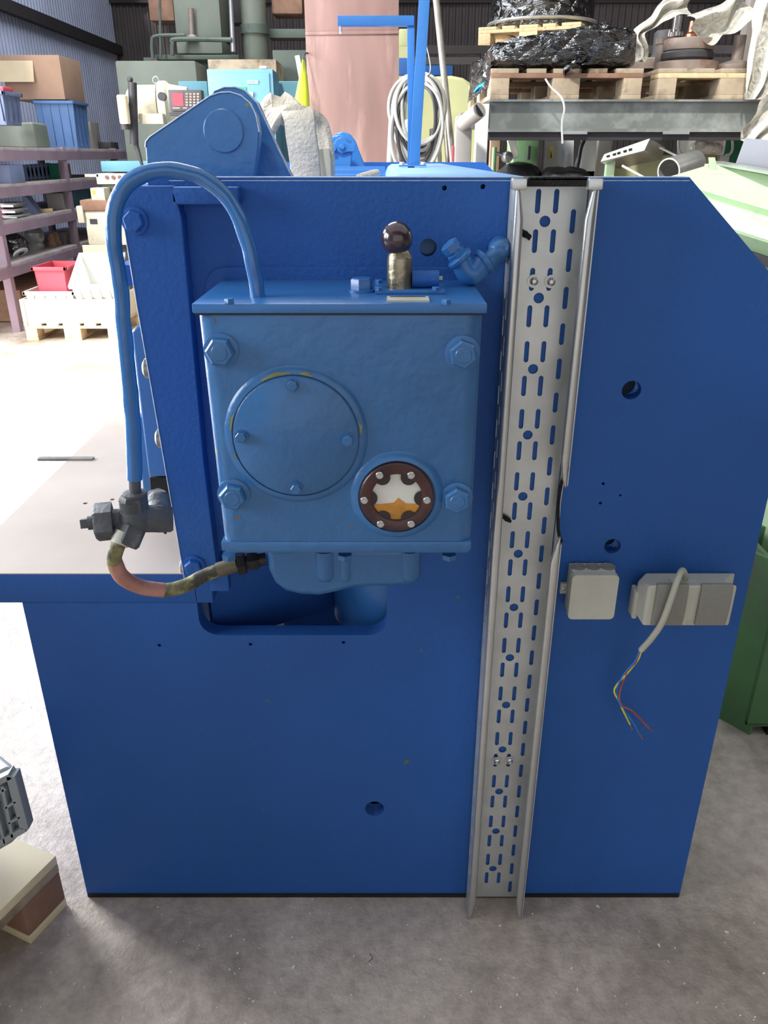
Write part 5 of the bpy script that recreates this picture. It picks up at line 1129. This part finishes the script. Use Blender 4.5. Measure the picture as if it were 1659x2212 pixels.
MB().lathe(P(1092, 340, 4.92), (.4, -1, .1), [(11 * sv, 0), (12 * sv, .02), (10 * sv, .04), (3 * sv, .045)], 24).build('handwheel', 'galv_sheet', vv)
for (x0, x1, Y, lb, top) in ((1078, 1178, 4.86, 'larger rounded black sack behind the plate edge', 352), (1176, 1290, 4.80, 'flatter black sack right of the larger one', 362)):
    a, b = P(x0, 372, Y), P(x1, 372, Y); hh = P(1100, top, Y).z - ZS
    solo(blob(((a.x + b.x) / 2, Y + .14, ZS), (b.x - a.x, .26, hh), .7, 36, 18, .02, 9), 'black_sack', 'black_rubber', lb, 'sack', ((a.x + b.x) / 2, Y + .14, ZS), GC, smooth=60)
# grey sheet panels with warning label
t = thing('bent_metal_sheet', 'pale grey curved sheet panel with a yellow warning label', 'panel', P(1230, 375, 5.15), GC)
rg = []
for k in range(9):
    u_ = k / 8; a = P(1178 + 62 * u_, 296, 5.15 + .05 * sin(u_ * pi)); b = P(1174 + 66 * u_, 390, 5.15 + .05 * sin(u_ * pi)); rg.append([V((b.x, b.y, ZS)), a, a + V((0, .01, 0)), V((b.x, b.y + .01, ZS))])
MB().rings(rg).build('sheet', 'sheet_grey', t, 60)
lb_ = MB(); pspan(lb_, 1187, 316, 1194, 345, 5.14, .004); lb_ = lb_.build('warning_label', 'yellow_label', t)
MB().prism([P(1188.6, 341, 5.138), P(1192.6, 341, 5.138), P(1190.6, 325, 5.138)], (0, .002, 0)).build('warning_triangle', 'ink', lb_)
solo(MB().prism([P(1258, 296, 5.1), P(1290, 296, 5.1), P(1284, 385, 5.1), P(1238, 376, 5.1)], (0, .012, 0)).prism([P(1240, 370, 5.1), P(1284, 370, 5.1), V((P(1284, 370, 5.1).x, 5.1, ZS)), V((P(1240, 370, 5.1).x, 5.1, ZS))], (0, .012, 0)), 'metal_sheet', 'sheet_grey', 'flat pale grey sheet right of the black hose', 'panel', (P(1262, 380, 5.1).x, 5.1, ZS), GC)
solo(MB().tube([P(1264, 298, 5.05), P(1255, 318, 5.05), P(1250, 345, 5.05), P(1243, 380, 5.05), V((P(1240, 390, 5.05).x, 5.05, ZS))], .012, 10), 'black_hose', 'black_metal', 'black hose running down between the grey sheet panels', 'hose', V((P(1240, 390, 5.05).x, 5.05, ZS)), GC)
stand('grey_cylinder', 'pale grey rounded drum under the grey beam, right of the sheet panels', 'drum', 1296, 270, 1330, 5.2, .1, 'sheet_grey', bev=.03)
stand('machine_guard', 'pale grey rounded guard under the beam beside the white tray', 'guard', 1400, 285, 1456, 5.57, .1, 'galv_sheet', bev=.04)
stand('olive_chest', 'pale olive steel chest behind the short pipe under the beam', 'chest', 1330, 335, 1565, 5.25, .3, 'pale_olive')
# tilted slotted channel
cy = thing('slotted_channel', 'tilted bright steel channel with slots, leaning under the beam', 'channel', P(1380, 365, 4.55), GC)
A1, A2, A3, A4 = P(1298, 349, 4.60), P(1306, 333, 4.62), P(1404, 299, 4.66), P(1392, 325, 4.64)
MB().prism([A1, A4, A3, A2], (0, .006, 0)).build('face', 'sheet_grey', cy)
B1, B2, B3 = P(1436, 318, 5.0), P(1430, 342, 5.0), P(1338, 362, 4.95)
MB().prism([A4, A3, B1, B2], (0, .006, -.004)).build('end_web', 'galv_sheet', cy); MB().prism([A1, A4, B2, B3], (0, .004, -.006)).build('underside', 'galv_sheet', cy)
for t_ in (.12, .26, .36, .50, .62): p0 = A1.lerp(A4, t_) * .5 + A2.lerp(A3, t_) * .5; MB().box(p0 + V((0, -.001, 0)), (.018, .004, .010), 0, Matrix.Rotation(-.33, 3, 'Y')).build('slot', 'ink', cy)
a, b = P(1312, 345, 4.68), P(1330, 345, 4.68); MB().span(a.x, b.x, 4.68, 4.72, ZS, a.z, .002).build('prop_leg', 'tank_green', cy)
pq = MB(); p0, p1 = P(1444, 370, 4.45), P(1500, 352, 4.62); sq = mpp(360, 4.6)
ax = (p1 - p0).normalized(); pq.lathe(p0, ax, [(26 * sq, .0), (26 * sq, (p1 - p0).length), (23 * sq, (p1 - p0).length), (23 * sq, 0), (26 * sq, 0)], 36, 0, False)
solo(pq, 'short_pipe', 'galv_sheet', 'short open steel pipe lying at an angle before the hopper', 'pipe', p0 - V((0, 0, .07)), GC)
for k, (q0, q1, lb) in enumerate((((1344, 358, 4.5), (1440, 410, 4.5), 'left thin white rod slanting under the channel'), ((1424, 318, 4.75), (1520, 366, 4.75), 'right thin white rod slanting behind the short pipe'))):
    solo(MB().cyl(P(*q0), P(*q1), .006, n=10), 'white_rod', 'white_paint', lb, 'rod', P(*q1), GC)
# white tray with film
wt = thing('wire_tray', 'white wire handled tray with crumpled film under the beam, right', 'tray', P(1525, 336, 5.1), GC)
m_ = MB(); pspan(m_, 1500, 296, 1568, 335, 5.1, .3, .01); m_.build('tray', 'white_paint', wt)
blob(P(1522, 335, 5.02), (.2, .1, .07), .8, 24, 12, .015, 14).build('film_heap', 'clear_film', wt, 60)
for x0, x1 in ((1466, 1500), (1568, 1582)):
    MB().tube([P(x0 if x0 < 1500 else x1, 296, 5.08), P(x0 if x0 < 1500 else x1, 322, 5.08), P(x0 + 8 if x0 < 1500 else x1 - 6, 333, 5.08), P(x1 if x0 < 1500 else x0, 335, 5.08)], .008, 8).build('wire_handle', 'sheet_grey', wt)
stand('green_locker', 'deep green steel locker behind the white tray', 'locker', 1566, 290, 1640, 5.8, .3, 'deep_green', 0, None)
stand('bracket_plate', 'small grey bracket plate on the olive chest end', 'bracket', 1556, 335, 1577, 5.2, .04, 'sheet_grey')
